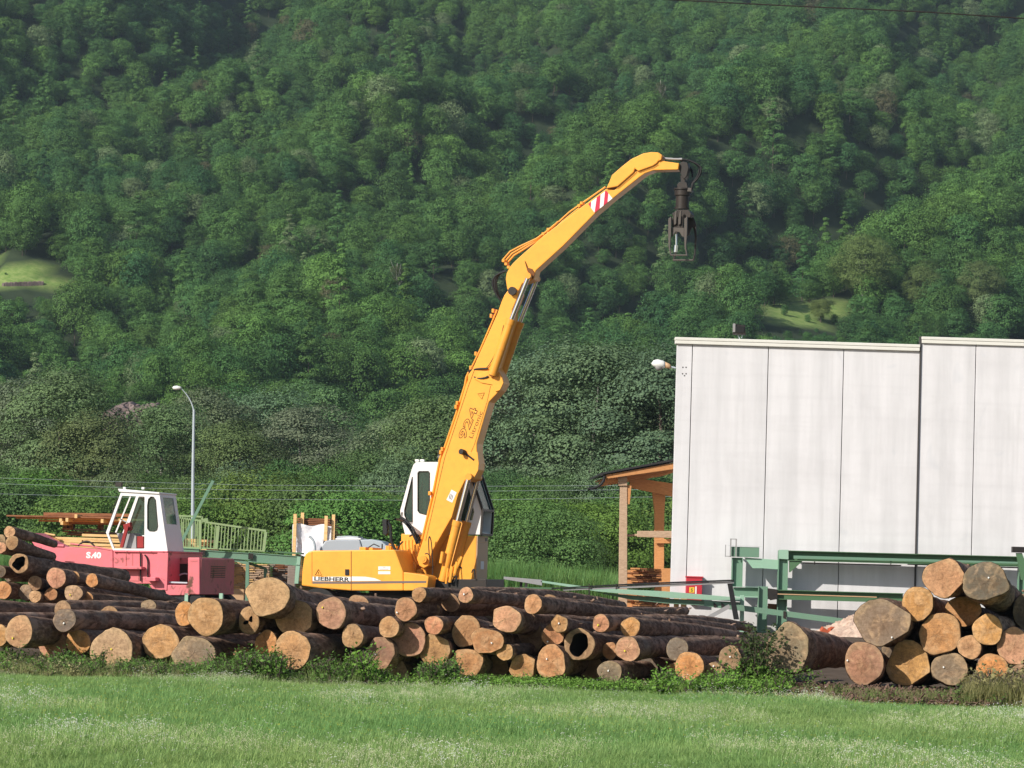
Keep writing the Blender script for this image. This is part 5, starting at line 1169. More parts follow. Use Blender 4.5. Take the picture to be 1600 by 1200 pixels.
# wires
def wire(name, pts, Yd, r, label, grp=None, mat='galv'):
    b = MB(); b.tube([at(x, y, Yd) for x, y in pts], r, 5); return tag(b.build(name, M[mat], None), label, 'cable', grp)
GR = 'thin power lines behind the yard'
wire('power_line', [(-60, 745), (200, 753), (400, 758), (700, 760), (1100, 758)], 126, .0042, 'uppermost of the three thin power lines crossing behind the excavator cab', GR)
wire('power_line', [(-60, 754), (200, 762), (400, 766), (700, 768), (1100, 764)], 126, .0042, 'middle one of the three thin power lines crossing behind the excavator cab', GR)
wire('power_line', [(-60, 770), (200, 777), (400, 780), (700, 782), (1100, 775)], 126, .0042, 'lowest of the three thin power lines crossing behind the excavator cab', GR)
wire('overhead_cable', [(900, -8), (1200, 7.5), (1450, 19), (1680, 34)], 60, .012, 'dark overhead cable crossing the top right corner of the photo', None, 'dark')

# ------------------------------------------------------------ logs
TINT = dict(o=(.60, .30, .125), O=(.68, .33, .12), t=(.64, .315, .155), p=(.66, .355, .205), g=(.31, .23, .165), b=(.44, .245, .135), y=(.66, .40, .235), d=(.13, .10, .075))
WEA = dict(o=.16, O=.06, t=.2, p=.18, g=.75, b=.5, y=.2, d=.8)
YF = 50.3
def make_log(px, py, rx, ry, dY, col, L, label, grp, az=13, tilt=.9, poly=0.0, hollow=0, tagc=None, seed=0, nohead=False, taper=.70, Y0=YF):
    Yd = Y0 + dY * (1.5 if abs(dY) < 1 else 1.1); c = at(px, py, Yd); s = Yd / FPX; RX, RZ = rx * s / math.cos(R(az)) * 1.04, ry * s * 1.04
    g = np.random.default_rng(seed + 500); n = 36; m = max(10, int(L * 4.5))
    ph = np.arange(n) * 2 * math.pi / n
    k = 1 + .035 * np.sin(2 * ph + g.uniform(0, 6)) + .035 * np.sin(3 * ph + g.uniform(0, 6)) + .02 * np.sin(5 * ph + g.uniform(0, 6)) + g.normal(0, .009, n)
    if poly:                                            # flats sawn or torn off the butt
        for q in range(int(2 + poly * 4)):
            a0 = g.uniform(0, 2 * math.pi); d0 = g.uniform(.80, .93); cs_ = np.cos(ph - a0); k = np.where(cs_ > .2, np.minimum(k, d0 / np.maximum(cs_, .01)), k)
        k = k * (1 + .05 * poly)
    fx_, fz_ = RX * k * np.cos(ph), RZ * k * np.sin(ph); r0 = (RX + RZ) / 2 * .97
    V = []; rough_n = g.normal(0, 1, (m + 1, n)); rough_n = (rough_n + np.roll(rough_n, 1, 1) + np.roll(rough_n, 1, 0)) / 2.2
    bow = g.uniform(-.11, .11) * L / 8; kx = g.uniform(-.4, .4)
    for j in range(m + 1):
        t = j / m; y = L * t ** 1.25; f = math.exp(-y / .5); r = r0 * (1 - (1 - taper) * t) * (1 - .05 * (1 - f))
        cx_, cz_ = bow * math.sin(math.pi * t) + kx * .0, bow * .6 * math.sin(math.pi * t) - (r0 - r) * .6
        wob = 1 + .02 * math.sin(y * 3 + seed) + .014 * math.sin(y * 7.1 + seed * 2)
        for i in range(n):
            a, b_ = fx_[i] * f + (1 - f) * r * math.cos(ph[i]) * wob, fz_[i] * f + (1 - f) * r * math.sin(ph[i]) * wob
            q = 1 + .03 * rough_n[j][i] * (0 if j == 0 else 1)
            V.append((cx_ + a * q, y, cz_ + b_ * q))
    F = [(j * n + i, j * n + (i + 1) % n, (j + 1) * n + (i + 1) % n, (j + 1) * n + i) for j in range(m) for i in range(n)]
    F.append(tuple(range(m * n, m * n + n)))
    b = MB(); b.add(V, F, True)
    for q in range(int(L * .5)):                        # stubs and torn bark
        y = g.uniform(.8, L); a = g.uniform(-.3, math.pi + .3); t = (y / L) ** .8; r = r0 * (1 - (1 - taper) * t) * .95; p = Vector((r * math.cos(a), y, r * math.sin(a) - (r0 - r) * .6))
        if g.random() < .5: b.tube([p * 1.0, p + Vector((math.cos(a), 0, math.sin(a))) * g.uniform(.03, .08)], g.uniform(.012, .03), 6)
        else: b.bar(p, p + Vector((g.uniform(-.02, .08), g.uniform(.1, .35), g.uniform(.0, .04))), .05, .012)
    o = b.build('log', M['bark'], None, c); o.rotation_euler = (-R(tilt), 0, -R(az)); tag(o, label, 'log', grp)
    if nohead: return o
    rings = [1.0, .985, .95, .8, .6, .4, .2, .06]; V = []; F = []
    if hollow: rings = [1.0, .985, .95, .9, .84, .80]
    for j, q in enumerate(rings):
        for i in range(n):
            yy = -.012 + (0 if j > 1 else (.010 if j == 0 else 0)) + g.normal(0, .004) - .014 * (1 - q) * g.uniform(.5, 1)
            hx_ = fx_[i] * (q if not hollow else 1) ; hz_ = fz_[i] * (q if not hollow else 1)
            if hollow:
                w_ = (1 - q) / .2; q2 = 1 - w_ * hollow * (1 + .35 * math.sin(2 * ph[i] + seed) + .12 * math.sin(5 * ph[i])); hx_, hz_ = fx_[i] * q2, fz_[i] * q2
            V.append((hx_ * .985, yy, hz_ * .985))
    for j in range(len(rings) - 1): F += [(j * n + i, (j + 1) * n + i, (j + 1) * n + (i + 1) % n, j * n + (i + 1) % n) for i in range(n)]
    if not hollow: F.append(tuple(range((len(rings) - 1) * n, len(rings) * n))[::-1])
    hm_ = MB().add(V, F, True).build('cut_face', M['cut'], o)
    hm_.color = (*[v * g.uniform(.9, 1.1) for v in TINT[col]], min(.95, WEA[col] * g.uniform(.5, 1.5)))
    if hollow:
        V2 = V[-n:]; V3 = [(x * .9, 1.6, z * .9) for x, y, z in V2]; hb = MB().add(V2 + V3, [(i, n + i, n + (i + 1) % n, (i + 1) % n) for i in range(n)] + [tuple(range(n, 2 * n))], True)
        hb.build('hollow_core', M['hole'], o)
    if tagc:
        tx_, tz_ = tagc[1] * RX, tagc[2] * RZ; tb_ = MB(); v_ = [(tx_ + .012 * math.cos(a) * g.uniform(.6, 1.3), tz_ + .015 * math.sin(a) * g.uniform(.6, 1.3)) for a in np.arange(7) * .898]
        tb_.prism(v_, -.042, -.03); tb_.build('paint_mark', M['markY' if tagc[0] == 'y' else 'markW'], o)
    return o
FR, RG, ST = 'logs of the long front row', 'logs of the right hand pile', 'thin logs stacked at the left behind the front row'
LOGS = [
 # px, py, rx, ry, dY, tint, length, label, extra
 (-3, 992, 16, 17, -.1, 'o', 9, 'orange log end cut by the left edge of the photo, beside a rounder pink one', {}),
 (30, 987, 21.5, 24.5, -.5, 'p', 9, 'pinkish oval log end near the left edge with a yellow tag low down', dict(tagc=('y', -.4, -.4))),
 (83, 1007, 22, 22, .25, 'p', 9, 'half shaded log end with a yellow tag beside a round orange one', dict(tagc=('y', .3, .5))),
 (122, 1003, 19, 20, .1, 'O', 9, 'round orange log end left of the biggest low log with a greenish rim', {}),
 (101, 969, 18, 17.5, -.1, 'g', 11, 'grey wet looking log end with white spot resting above the left front row', dict(tagc=('w', 0, -.25))),
 (175, 1018, 34.5, 34, -.2, 'y', 9, 'very large pale log end with a greenish rim on the ground at left', dict(tagc=('y', 0, .1))),
 (250, 1002, 28, 27, 0, 't', 8, 'tan flat bottomed log end right of the very large pale log', dict(poly=.5)),
 (302, 1022, 33, 28, -.1, 'g', 8, 'large grey log end stained orange at left, sunk in weeds', dict(poly=.3)),
 (290, 959, 17, 18, .5, 'O', 9, 'bright orange log end peeking out behind a big tan log', {}),
 (322, 963, 27, 30, -.3, 't', 10, 'big tan log end with circular saw marks lying on the left front row', {}),
 (389, 970, 16, 21, 0, 't', 8, 'small split log end with a dark rotten crack under the big pink top log', dict(hollow=.78)),
 (382, 1030, 20, 19, .35, 'o', 7, 'rough orange log end low in the weeds below the split log', dict(poly=.5)),
 (418, 933, 33, 31, -.4, 'p', 11, 'large pink tan log end on top of the row, left of the excavator', dict(poly=.35, taper=.45, tilt=1.2)),
 (461, 965, 30, 28.5, -.1, 't', 9, 'grey tan log end with a radial crack under the large pink top log', dict(poly=.25)),
 (518, 958, 24, 23.5, -.2, 'p', 11, 'oval log end with a long pale scar and yellow tag below the excavator housing', dict(tagc=('y', -.55, .35))),
 (458, 1016, 27.5, 29, -.8, 't', 9, 'huge round tan log end with a long dark trunk, low and far forward', {}),
 (416, 1006, 17, 21, .1, 'O', 8, 'orange log end squeezed between the split log and the huge round one', {}),
 (551, 994, 17, 18, -.2, 't', 9, 'tan log end with a vertical scar right of the huge round log trunk', {}),
 (546, 1040, 21, 24, .5, 't', 8, 'shaded log end at ground level under the trunk of the huge round log', {}),
 (593, 1022, 23, 28, -.1, 'b', 8, 'grey brown wavy log end with a white dot right of the shaded one', dict(tagc=('w', -.25, 0), poly=.25)),
 (608, 980, 15, 17, -.2, 't', 9, 'small tan log end with a star crack left of the large pale one', {}),
 (634, 952, 17.5, 17.5, -.1, 't', 9, 'tan log end with two white dots under the thin top log by the boom', dict(tagc=('w', -.7, -.3))),
 (640, 1000, 25, 26, 0, 'p', 9, 'large pale tan log end with cross cracks in the middle of the row', {}),
 (655, 929, 11, 11.5, -.1, 't', 9, 'thin round log end on top of the row directly below the boom foot', {}),
 (728, 930, 11, 12.5, -.3, 'y', 10, 'thin pale grey log end with a white dot on top, right of the boom foot', dict(tagc=('w', -.2, .1))),
 (676, 955, 12, 12, .6, 'b', 9, 'small brownish log end half hidden above a small round tan one', {}),
 (678, 977, 14, 14.5, -.15, 't', 9, 'small round tan log end next to the large cracked pale one', {}),
 (704, 942, 14, 14, .7, 'b', 10, 'log end mostly in shade behind the thin pale grey log', {}),
 (680, 1019, 23, 27, 0, 'o', 8, 'five sided orange log end at the bottom of the row', dict(poly=.9)),
 (728, 985, 21, 26, .1, 'o', 9, 'orange log end with a lobed lower edge beside a deep shadow', dict(poly=.3)),
 (761, 1002, 25.5, 20, -.1, 'o', 8, 'flat wide orange log end with a blue white dot', dict(poly=.7, tagc=('w', .3, -.1))),
 (731, 1037, 24.5, 26, 0, 'o', 8, 'angular orange log end on the ground below the flat wide one', dict(poly=.9)),
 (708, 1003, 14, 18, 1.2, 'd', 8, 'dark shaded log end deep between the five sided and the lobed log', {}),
 (621, 1046, 16, 14, .2, 'b', 7, 'brown log end half hidden by weeds at the foot of the row', dict(poly=.4)),
 (791, 967, 23.5, 20, -.35, 'p', 9, 'flattened tan log end with one horizontal crack, far forward in the upper row', dict(poly=.2)),
 (833, 944, 13.5, 15, -.2, 't', 12, 'round tan log end whose long trunk runs along the top towards the shed', dict(tilt=1.5, taper=.6)),
 (826, 967, 9, 10, .4, 'y', 9, 'tiny pale log end beside the flattened tan one', {}),
 (828, 996, 22, 24, 1.0, 'b', 8, 'large log end in deep shadow below the tiny pale one', {}),
 (874, 974, 13, 13.5, -.25, 'o', 9, 'small orange log end with a flat right side and white tag', dict(poly=.4, tagc=('w', 0, 0))),
 (864, 992, 17, 17.5, 0, 'o', 8, 'orange log end under the small one with the white tag', dict(tagc=('w', -.4, -.6))),
 (905, 1007, 22.5, 25, -.1, 'b', 8, 'hollow rotten log end with a big dark hole', dict(hollow=.34)),
 (939, 974, 13, 13.5, -.1, 't', 12, 'thin tan log end with a yellow tag and a long trunk to the right', dict(tagc=('y', -.3, -.2))),
 (985, 980, 15, 15, .2, 'o', 12, 'orange half shaded log end with the longest trunk in the row', dict(tilt=1.7, taper=.85)),
 (981, 1014, 18.5, 19, -.4, 'p', 11, 'round tan log end with a yellow tag on its crack', dict(tagc=('y', -.2, -.15))),
 (953, 1017, 11, 14, .4, 'o', 8, 'small half shaded orange log end left of the one with the cracked yellow tag', {}),
 (789, 1019, 12.5, 13, -.1, 'o', 8, 'small frayed orange log end low in the middle of the row', {}),
 (862, 1035, 23, 26, -.2, 'o', 8, 'large orange log end with a white tag on the ground below the small tagged pair', dict(poly=.4, tagc=('w', -.3, .2))),
 (817, 1041, 20, 19.5, 0, 'o', 8, 'uneven orange log end with a torn corner on the ground', dict(poly=.9)),
 (776, 1042, 18, 17, .5, 'b', 7, 'greyish log end on the ground with its upper half in shade', {}),
 (924, 1043, 18, 19, .7, 'b', 8, 'shaded brown log end on the ground left of a grey round one', {}),
 (953, 1050, 18, 18, -.5, 'g', 8, 'dark grey round log end with a blue white dot at ground level', dict(tagc=('w', -.1, .1))),
 (1058, 1014, 17, 17, -.1, 'g', 11, 'two toned grey and orange log end above a large bright orange one', {}),
 (1077, 1041, 21.5, 22.5, -.35, 'O', 9, 'large bright orange log end with cross cracks near the leafy bush', {}),
 (1141, 1028, 17.5, 18, -.1, 'b', 9, 'brownish log end with a white spot just left of the leafy bush', dict(tagc=('w', 0, .1))),
 (1115, 1052, 17.5, 16, -.2, 'b', 8, 'brown log end with a white tag low in the weeds by the leafy bush', dict(tagc=('w', 0, .7))),
 (1054, 1047, 11, 12, .3, 'o', 7, 'sliver of an orange log end behind the large bright orange one', dict(poly=.7)),
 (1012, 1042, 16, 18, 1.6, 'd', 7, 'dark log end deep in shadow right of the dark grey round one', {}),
 (1231, 1017, 36, 40, -.6, 'g', 8, 'huge weathered grey butt with a deep vertical split standing alone right of the bush', dict(poly=.6, taper=.55)),
]
for i, (px, py, rx, ry, dY, c, L, lab, ex_) in enumerate(LOGS): make_log(px, py, rx, ry, dY, c, L, lab, FR, seed=i, **ex_)
RIGHT = [
 (1379, 972, 41, 37, -.2, 'g', 7, 'huge flattened grey and orange log end at the left of the right pile', dict(poly=.3, tagc=('w', .35, -.6))),
 (1434, 943, 24, 25.5, -.1, 'O', 8, 'round bright orange log end with a thin vertical crack above the huge grey one', {}),
 (1476, 903, 30, 30.5, -.4, 'p', 8, 'pale pink angular log end with a star crack at the top of the right pile', dict(poly=.55)),
 (1541, 909, 34.5, 30, -.7, 'd', 8, 'dark grey brown wavy log end at the top right of the right pile', dict(poly=.3, tilt=3.2, tagc=('w', .1, .2))),
 (1505, 955, 25.5, 24, .2, 'o', 7, 'orange log end with its upper half in shade under the two top logs', {}),
 (1466, 991, 33, 32.5, -.1, 'o', 8, 'large uneven orange brown log end in the middle of the right pile', dict(poly=.6)),
 (1543, 984, 23, 23, -.3, 'O', 8, 'bright orange log end with a red rotten star in its centre', {}),
 (1584, 1010, 25, 28, -.3, 'p', 8, 'pinkish log end with a long crack at the right edge of the photo', {}),
 (1515, 1011, 18, 18, -.2, 'p', 7, 'smallest log end of the right pile with a straight vertical crack', {}),
 (1350, 1036, 30, 32, -.3, 'b', 7, 'round orange and grey log end with a curved stain, bottom left of the right pile', dict(tagc=('w', -.8, .1))),
 (1420, 1037, 34.5, 35, 0, 'O', 8, 'star shaped lobed bright orange butt on the ground in the right pile', dict(poly=.5)),
 (1484, 1045, 28.5, 23.5, -.1, 'g', 7, 'cold grey oval log end on the ground in the right pile', dict(tagc=('w', -.3, .1))),
 (1550, 1044, 23, 22.5, -.3, 'O', 7, 'round orange log end on the ground below the one with the rotten star', {}),
 (1594, 1059, 19, 20, -.5, 'b', 7, 'dark brown log end low at the right edge of the photo', {}),
 (1612, 955, 28, 30, .8, 'd', 8, 'shaded log behind the dark wavy one at the right edge', {}),
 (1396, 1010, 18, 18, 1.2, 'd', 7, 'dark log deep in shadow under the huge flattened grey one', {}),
]
for i, (px, py, rx, ry, dY, c, L, lab, ex_) in enumerate(RIGHT): make_log(px, py, rx, ry, dY, c, L, lab, RG, seed=100 + i, Y0=49.9, **ex_)
YS = 58.5
LEFT = [
 (15, 831, 8.5, 9, 0, 'p', 2.7, 'thin pinkish log end at the very top of the left stack', dict(tilt=3.4)),
 (19, 848, 10, 10.5, -.3, 'b', 2.4, 'round brown log end just below the topmost of the left stack', dict(tilt=4.6)),
 (1, 856, 9, 9, -.2, 'p', 2.6, 'small pale log end near the top of the left stack at the photo edge', dict(tilt=4.5)),
 (1, 844, 8, 9, .2, 'b', 2.4, 'dull brown log end behind the small pale one at the photo edge', dict(tilt=4.5)),
 (30, 880, 15, 15.5, -.3, 'b', 6.2, 'blackish hollow log with a pale broken rim and a rounded dark far end', dict(az=10, tilt=1.9, hollow=.36, taper=.95)),
 (88, 903, 15, 16, -.2, 'p', 6, 'pale grey pink log end, the largest in the lower left stack', dict(tilt=2.5)),
 (116, 903, 8.5, 10, .2, 'O', 6, 'small orange log end right of the pale grey pink one', dict(tilt=2.5)),
 (144, 907, 9.5, 10.5, -.2, 'O', 6, 'round orange ringed log end with a trunk sloping down to the crane', dict(tilt=4.0, taper=.85)),
 (55, 911, 10.5, 11.5, -.1, 'b', 6, 'dull brown round log end left of the pale grey pink one', {}),
 (40, 926, 11, 12, .1, 'g', 6, 'grey log end low in the left stack under the dull brown one', {}),
 (55, 932, 9.5, 9.5, -.15, 'p', 6, 'small pale log end overlapping the low grey one', {}),
 (79, 928, 10.5, 10, -.05, 'o', 6, 'orange log end with a torn flap in the bottom course of the left stack', dict(poly=.5)),
 (115, 927, 14, 13, -.2, 'y', 6, 'pale log end daubed with yellow paint in the bottom course of the left stack', dict(tagc=('y', -.3, -.2))),
 (136, 934, 9.5, 9, -.1, 'O', 7, 'small orange log end right of the yellow daubed one', dict(tilt=1.5, az=11)),
 (5, 922, 13, 13.5, -.1, 'O', 6, 'bright orange log end cut by the photo edge in the left stack', {}),
 (0, 893, 9, 10, .1, 'd', 6, 'dark log end above the bright orange one at the photo edge', {}),
 (14, 900, 8, 8, .5, 'd', 6, 'dark shaded log between the hollow log and the orange one', {}),
]
for i, (px, py, rx, ry, dY, c, L, lab, ex_) in enumerate(LEFT):
    d = dict(az=9, tilt=2.2, Y0=YS); d.update(ex_); make_log(px, py, rx, ry, dY, c, L, lab, ST, seed=200 + i, **d)
LONG = 'long logs lying across behind the front row'
make_log(-40, 950, 17, 16, 2.5, 'b', 9, 'long dark log lying behind the front row at the left, its end outside the photo', LONG, az=22, tilt=.2, seed=301)
make_log(98, 951, 13, 12, 3.5, 'b', 10, 'thinner shredded dark log above the grey wet looking one', LONG, az=16, tilt=.8, seed=302)
make_log(-60, 972, 16, 16, 1.2, 'b', 9, 'dark log filling the gap above the two leftmost log ends', LONG, az=16, tilt=.2, seed=303)
make_log(170, 962, 16, 14, 2.2, 'b', 9, 'dark log behind the very large pale log end', LONG, az=14, tilt=.9, seed=304)
make_log(232, 948, 12, 11, 4.5, 'g', 7, 'greyish log below the red crane, behind the bright orange log end', LONG, az=14, tilt=.9, seed=305)
make_log(560, 944, 16, 14, 3.0, 'b', 9, 'dark log on top of the row under the excavator housing', LONG, az=14, tilt=.6, seed=306)
make_log(735, 930, 13, 12, 5.5, 'b', 12, 'reddish brown log highest behind the row right of the boom', LONG, az=14, tilt=.9, seed=307)
make_log(1010, 972, 12, 11, 6.0, 'b', 10, 'thin log running behind the longest trunk towards the conveyor leg', LONG, az=14, tilt=.9, seed=308)
make_log(1070, 1004, 12, 11, 3.0, 'b', 8, 'dark log behind the two toned grey and orange one', LONG, az=14, tilt=.9, seed=309)
make_log(860, 940, 12, 11, 7.0, 'b', 12, 'rear reddish log below the sloping conveyor head', LONG, az=14, tilt=.9, seed=310)
make_log(430, 985, 18, 18, 3.0, 'd', 8, 'hidden dark log behind the grey tan one with the radial crack', LONG, az=13, tilt=.9, seed=311)
make_log(765, 975, 13, 12, 2.2, 'd', 10, 'dark log between the thin pale grey and the flattened tan ones', LONG, az=13, tilt=.9, seed=312)

# ------------------------------------------------------------ grass, flowers, weeds, bark chips
def blades_mesh(name, n, h, wd, mat, spread, seed, lean=.35, heads=None):
    g = np.random.default_rng(seed); V = []; F = []; lv = []; mi = []
    for k in range(n):
        a = g.uniform(0, 6.28); r = spread * math.sqrt(g.random()); bx, by = r * math.cos(a), r * math.sin(a); hh = h * g.uniform(.5, 1.15); la = g.uniform(0, 6.28); ln = hh * lean * g.uniform(.2, 1.6); w_ = wd * g.uniform(.7, 1.3); ca, sa = math.cos(la + 1.57), math.sin(la + 1.57); b = len(V)
        for t in (0, .4, .75): x, y, z = bx + math.cos(la) * ln * t * t, by + math.sin(la) * ln * t * t, hh * t * (1 - .12 * t); q = w_ * (1 - .5 * t) / 2; V += [(x - ca * q, y - sa * q, z), (x + ca * q, y + sa * q, z)]
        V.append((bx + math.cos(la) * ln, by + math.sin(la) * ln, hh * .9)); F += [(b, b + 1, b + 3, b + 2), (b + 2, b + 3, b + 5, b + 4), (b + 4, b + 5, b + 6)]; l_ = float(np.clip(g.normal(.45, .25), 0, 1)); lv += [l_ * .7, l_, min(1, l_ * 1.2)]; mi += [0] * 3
        if heads and g.random() < heads[1]:
            c = Vector(V[-1]); s = heads[2]
            for q in range(heads[3]):
                d = Vector((g.normal(), g.normal(), g.normal() * heads[4])) * s; b = len(V); r2 = s * .35
                V += [tuple(c + d + Vector(v) * r2) for v in ((-1, 0, 0), (0, -1, 0), (1, 0, .3), (0, 1, .3), (0, 0, 1), (0, 0, -1))]
                F += [(b, b + 1, b + 4), (b + 1, b + 2, b + 4), (b + 2, b + 3, b + 4), (b + 3, b, b + 4), (b, b + 5, b + 1), (b + 1, b + 5, b + 2), (b + 2, b + 5, b + 3), (b + 3, b + 5, b)]; lv += [.8] * 8; mi += [1] * 8
    me = mesh_from(name, V, F, [mat] + ([heads[0]] if heads else []), midx=mi); add_lv(me, lv); return me
gp_ = [proto('grass_tuft', blades_mesh('grass_tuft', 46, .10 + .03 * k, .007, M['grass'], .16, 40 + k, .75)) for k in range(3)]
whiteish = NT('pale_seed_heads').bsdf((.62, .62, .42), .9); yell = NT('yellow_petals').bsdf((.7, .6, .06), .8); wht = NT('white_petals').bsdf((.8, .8, .76), .8)
gp_.append(proto('seed_grass', blades_mesh('seed_grass', 26, .19, .007, M['grass'], .16, 50, .4, (whiteish, .5, .011, 4, 1.5))))
gp_.append(proto('yellow_flower', blades_mesh('yellow_flower', 20, .2, .008, M['grass'], .16, 51, .3, (yell, .12, .008, 3, .6))))
gp_.append(proto('white_flower', blades_mesh('white_flower', 20, .24, .008, M['grass'], .16, 52, .3, (wht, .2, .010, 3, .6))))
N = 27000; yy = 25 + (49.6 - 25) * rng.random(N) ** .8; xx = (rng.random(N) * 2 - 1) * (.158 * yy + 1.5)
yy = yy + .5 * noise2(xx, yy, 1.1, 9); keep = ~((xx > 3.6) & (yy > 47.6) & (rng.random(N) < .75)) & ~((yy > 48.2) & (rng.random(N) < .45)); xx, yy = xx[keep], yy[keep]; N = len(xx)
nz = noise2(xx * 1.3, yy * .45, 1.0, 3); nz2 = noise2(xx * .8, yy * 1.4, 3.4, 6) ; hue = np.clip(.45 + .35 * nz2 + .2 * noise2(xx * 2, yy * .9, 1.2, 8) + rng.normal(0, .2, N), 0, 1)[:, None]
tint = np.array([[.25, .50, .17]]) * (1 - hue) + np.array([[.46, .63, .23]]) * hue
dry = np.clip((yy - 46.2) / 1.2, 0, 1) * (xx < 0) * .45 + np.clip((31 - yy) / 6, 0, 1) * .25
dry = (dry * (rng.random(N) < .7))[:, None]; tint = tint * (1 - dry) + np.array([[.33, .31, .14]]) * dry
tint *= rng.uniform(.85, 1.15, (N, 1)); var = rng.integers(0, 3, N)
var = np.where((nz + nz2 * .6 > .25) & (rng.random(N) < .22), 3, var); var = np.where((nz2 < -.1) & (rng.random(N) < .10), 4, var); var = np.where(rng.random(N) < .01, 5, var)
var = np.where((nz > .75) & (rng.random(N) < .15), 5, var)
hsc = np.clip(1 + .3 * nz, .6, 1.5) * rng.uniform(.8, 1.15, N) * np.where(yy > 46, .6, .85)
zz = .03 * (np.sin(xx * .9 + yy * .4) + np.sin(yy * 1.1 - xx * .3)) * .5
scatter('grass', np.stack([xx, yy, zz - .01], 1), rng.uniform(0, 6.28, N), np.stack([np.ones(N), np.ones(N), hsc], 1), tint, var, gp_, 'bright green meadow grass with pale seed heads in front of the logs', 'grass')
# broad leaved weeds along the foot of the logs
def weed_mesh(name, h, n, s, seed, rad):
    g = np.random.default_rng(seed); st = MB()
    C = []; Nn = []
    for k in range(7):
        a = g.uniform(0, 6.28); q = Vector((math.cos(a) * rad * g.uniform(.3, 1), math.sin(a) * rad * g.uniform(.3, 1), h * g.uniform(.6, 1))); pts = bez((0, 0, 0), (q.x * .3, q.y * .3, q.z * .7), q, 5); st.tube(pts, .006, 4, False)
        for j in range(n // 7): p = pts[g.integers(1, 6)]; C.append(Vector(p) + Vector(g.normal(0, s * 1.5, 3).tolist())); v = g.normal(0, .5, 3) + [0, -.3, .8]; Nn.append(v / np.linalg.norm(v))
    C = np.array([tuple(c) for c in C]); C[:, 2] = np.abs(C[:, 2])
    return quads_mesh(name, C, np.array(Nn), s * g.uniform(.5, 1.2, len(C)), M['leaf_i'], np.clip(g.normal(.6, .2, len(C)), 0, 1), .6, (np.array(st.V), st.F))
wp_ = [proto('weed', weed_mesh('weed', .22, 110, .035, 60, .16)), proto('tall_weed', weed_mesh('tall_weed', .42, 130, .03, 61, .16)), proto('dry_grass', blades_mesh('dry_grass', 30, .34, .007, M['grass'], .14, 62, .5)), proto('flowering_weed', blades_mesh('flowering_weed', 14, .3, .008, M['grass'], .1, 63, .4, (wht, .5, .014, 3, .5)))]
W = []
def weeds(x0, x1, n, ylo, yhi, mix, s0, s1, tn):
    for k in range(n):
        px = random.uniform(x0, x1); Yd = random.uniform(ylo - 1.3, yhi - .35); p = at(px, 1000, Yd); W.append((p.x, Yd, random.choices(range(4), mix)[0], random.uniform(s0, s1), tn))
LG, DG, DRY = (.24, .48, .08), (.16, .32, .07), (.46, .42, .22)
weeds(-20, 290, 420, 48.4, 49.8, (.25, .1, 1, .03), .35, .7, DRY); weeds(-20, 330, 240, 48.5, 49.9, (.6, .3, .3, .02), .35, .75, DG)
weeds(200, 480, 170, 48.6, 49.9, (.6, .5, .6, .03), .4, .7, DG); weeds(380, 440, 50, 48.8, 49.9, (.3, 1, .1, 0), .7, 1.15, DG); weeds(325, 400, 90, 48.8, 49.8, (.2, 1, .7, 0), .4, .85, DG); weeds(-20, 420, 260, 50.2, 51.5, (.5, .3, 1, 0), .5, 1.0, DG)
weeds(550, 720, 110, 48.6, 49.8, (.8, .3, .2, .02), .35, .65, LG); weeds(545, 580, 35, 49, 49.7, (1, .4, 0, 0), .8, 1.3, LG); weeds(660, 715, 40, 49, 49.7, (.4, 1, 0, 0), .7, 1.1, DG)
weeds(700, 1050, 1000, 48.6, 49.9, (1, .03, .15, .03), .3, .65, LG); weeds(1030, 1230, 280, 48.2, 49.3, (1, .2, .1, .02), .4, 1.0, LG)
weeds(1230, 1620, 150, 48.0, 49.0, (.3, .1, 1, .0), .4, .8, (.2, .3, .09)); weeds(1520, 1620, 240, 48.2, 49.3, (.1, .1, 1, 0), .9, 1.35, (.40, .34, .17)); weeds(480, 560, 60, 48.6, 49.6, (.6, .4, .5, 0), .6, 1.0, DG)
WA = np.array([(a, b, c, d) for a, b, c, d, e_ in W]); n = len(W)
tw = np.array([e_ for *_, e_ in W]) * rng.uniform(.75, 1.25, (n, 1)); tw = np.where((WA[:, 2] == 2)[:, None], tw * .6 + np.array(DRY) * .4, tw)
scatter('weeds', np.stack([WA[:, 0], WA[:, 1], np.zeros(n)], 1), rng.uniform(0, 6.28, n), WA[:, 3], tw, WA[:, 2].astype(int), wp_, 'leafy green weeds and dry grass along the foot of the logs', 'weeds')
# the bush beside the huge grey butt
bp = at(1180, 1075, 49.0); e = empty('leafy_bush', (bp.x, 49.0, 0), 0, 'leafy green bush with a dark top beside the huge grey log butt', 'bush')
g = np.random.default_rng(77); st = MB(); Cc = []; Nn = []; dk = []
for k in range(64):
    wide = k < 38; tgt = Vector((g.normal(0, .42 if wide else .17), g.normal(0, .2), g.uniform(.15, .5) if wide else g.uniform(.5, .98)))
    pts = bez((g.normal(0, .06), g.normal(0, .05), 0), (tgt.x * .3, tgt.y * .4, tgt.z * .7), tgt, 6); st.tube(pts, [.008 - .001 * i for i in range(7)], 4, False)
    for j in range(62): p = pts[g.integers(1, 7)]; Cc.append(tuple(Vector(p) + Vector(g.normal(0, .05, 3).tolist()))); v = g.normal(0, .55, 3) + [0, -.2, .7]; Nn.append(v / np.linalg.norm(v)); dk.append(p.z)
Cc = np.array(Cc); Cc[:, 2] = np.abs(Cc[:, 2]); top_ = np.array(dk) > .46
for nm, sel, colr in (('leaves', ~top_, (.15, .30, .05)), ('dark_leaves', top_, (.055, .085, .035))):
    o = link(nm, quads_mesh(nm, Cc[sel], np.array(Nn)[sel], g.uniform(.014, .04, sel.sum()), M['leaf'], np.clip(g.normal(.5, .3, sel.sum()), 0, 1), .6), e); o.color = (*colr, 1)
st.build('stems', M['trunk'], e)
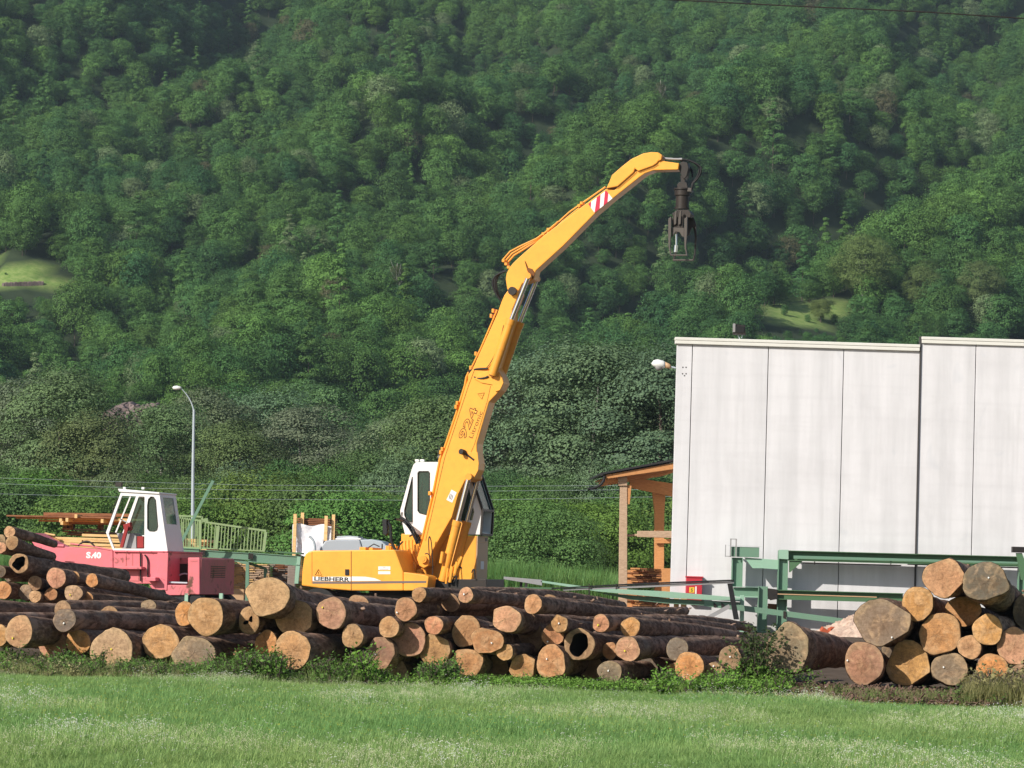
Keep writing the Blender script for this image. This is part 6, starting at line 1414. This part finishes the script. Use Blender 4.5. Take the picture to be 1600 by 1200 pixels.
# bark chips on the ground at the right pile
cm = []
for k in range(3):
    b = MB(); g = random.Random(k)
    for q in range(16): a = Vector((g.uniform(-.16, .16), g.uniform(-.16, .16), g.uniform(.0, .06))); u = Vector((g.uniform(-1, 1), g.uniform(-1, 1), g.uniform(-.4, .5))).normalized() * g.uniform(.03, .09); b.bar(a, a + u, g.uniform(.015, .03), .008)
    cm.append(proto('bark_chip', mesh_from('bark_chip', b.V, b.F, M['chip'])))
chips = []
for k in range(2600):
    px = random.uniform(1200, 1600); Yd = random.uniform(46.9, 51.5); p = at(px, 1000, Yd); hh = .10 * max(0, 1 - abs(px - 1330) / 200) * max(0, 1 - abs(Yd - 48.9) / 1.2); chips.append((p.x, Yd, hh + random.uniform(-.02, .03)))
for k in range(160): p = at(random.uniform(985, 1070), 1000, random.uniform(48.3, 49.6)); chips.append((p.x, p.y, .03))
chips = np.array(chips); n = len(chips)
scatter('bark_litter', chips, rng.uniform(0, 6.28, n), rng.uniform(.6, 1.3, n), np.ones((n, 3)) * .2, rng.integers(0, 3, n), cm, 'reddish brown bark litter on the ground before the right log pile', 'bark litter')
# tall rough grass beyond the yard
tg = [proto('tall_grass', blades_mesh('tall_grass', 90, 1.1, .035, M['grass'], .7, 90 + k, .35)) for k in range(2)]
N = 2600; yy = rng.uniform(117, 131, N); xx = rng.uniform(-20, 3.6, N); tl = noise2(xx, yy, 2.5, 4)
t_ = np.array([[.12, .30, .09]]) * rng.uniform(.7, 1.35, (N, 1)); s_ = .55 + .35 * (tl + 1) / 2 + rng.uniform(0, .25, N)
scatter('tall_grass', np.stack([xx, yy, np.full(N, -.1)], 1), rng.uniform(0, 6.28, N), np.stack([s_ * 1.3, s_ * 1.3, s_ * 1.9], 1), t_, rng.integers(0, 2, N), tg, 'tall rough green grass beyond the yard by the timber shed', 'grass')

# ------------------------------------------------------------ air
b = MB(); b.box(-450, 450, -80, 1405, -2, 345)
hz_ = NT('haze_air'); pv = hz_.N('ShaderNodeVolumePrincipled'); pv.inputs['Color'].default_value = (.66, .84, 1, 1); pv.inputs['Density'].default_value = .00012; pv.inputs['Anisotropy'].default_value = .1
hz_.L(pv.outputs[0], hz_.out.inputs['Volume'])
ho = b.build('haze', hz_.m, None); ho['kind'] = 'stuff'; ho['label'] = 'thin bluish summer haze over the valley'; ho['category'] = 'haze'
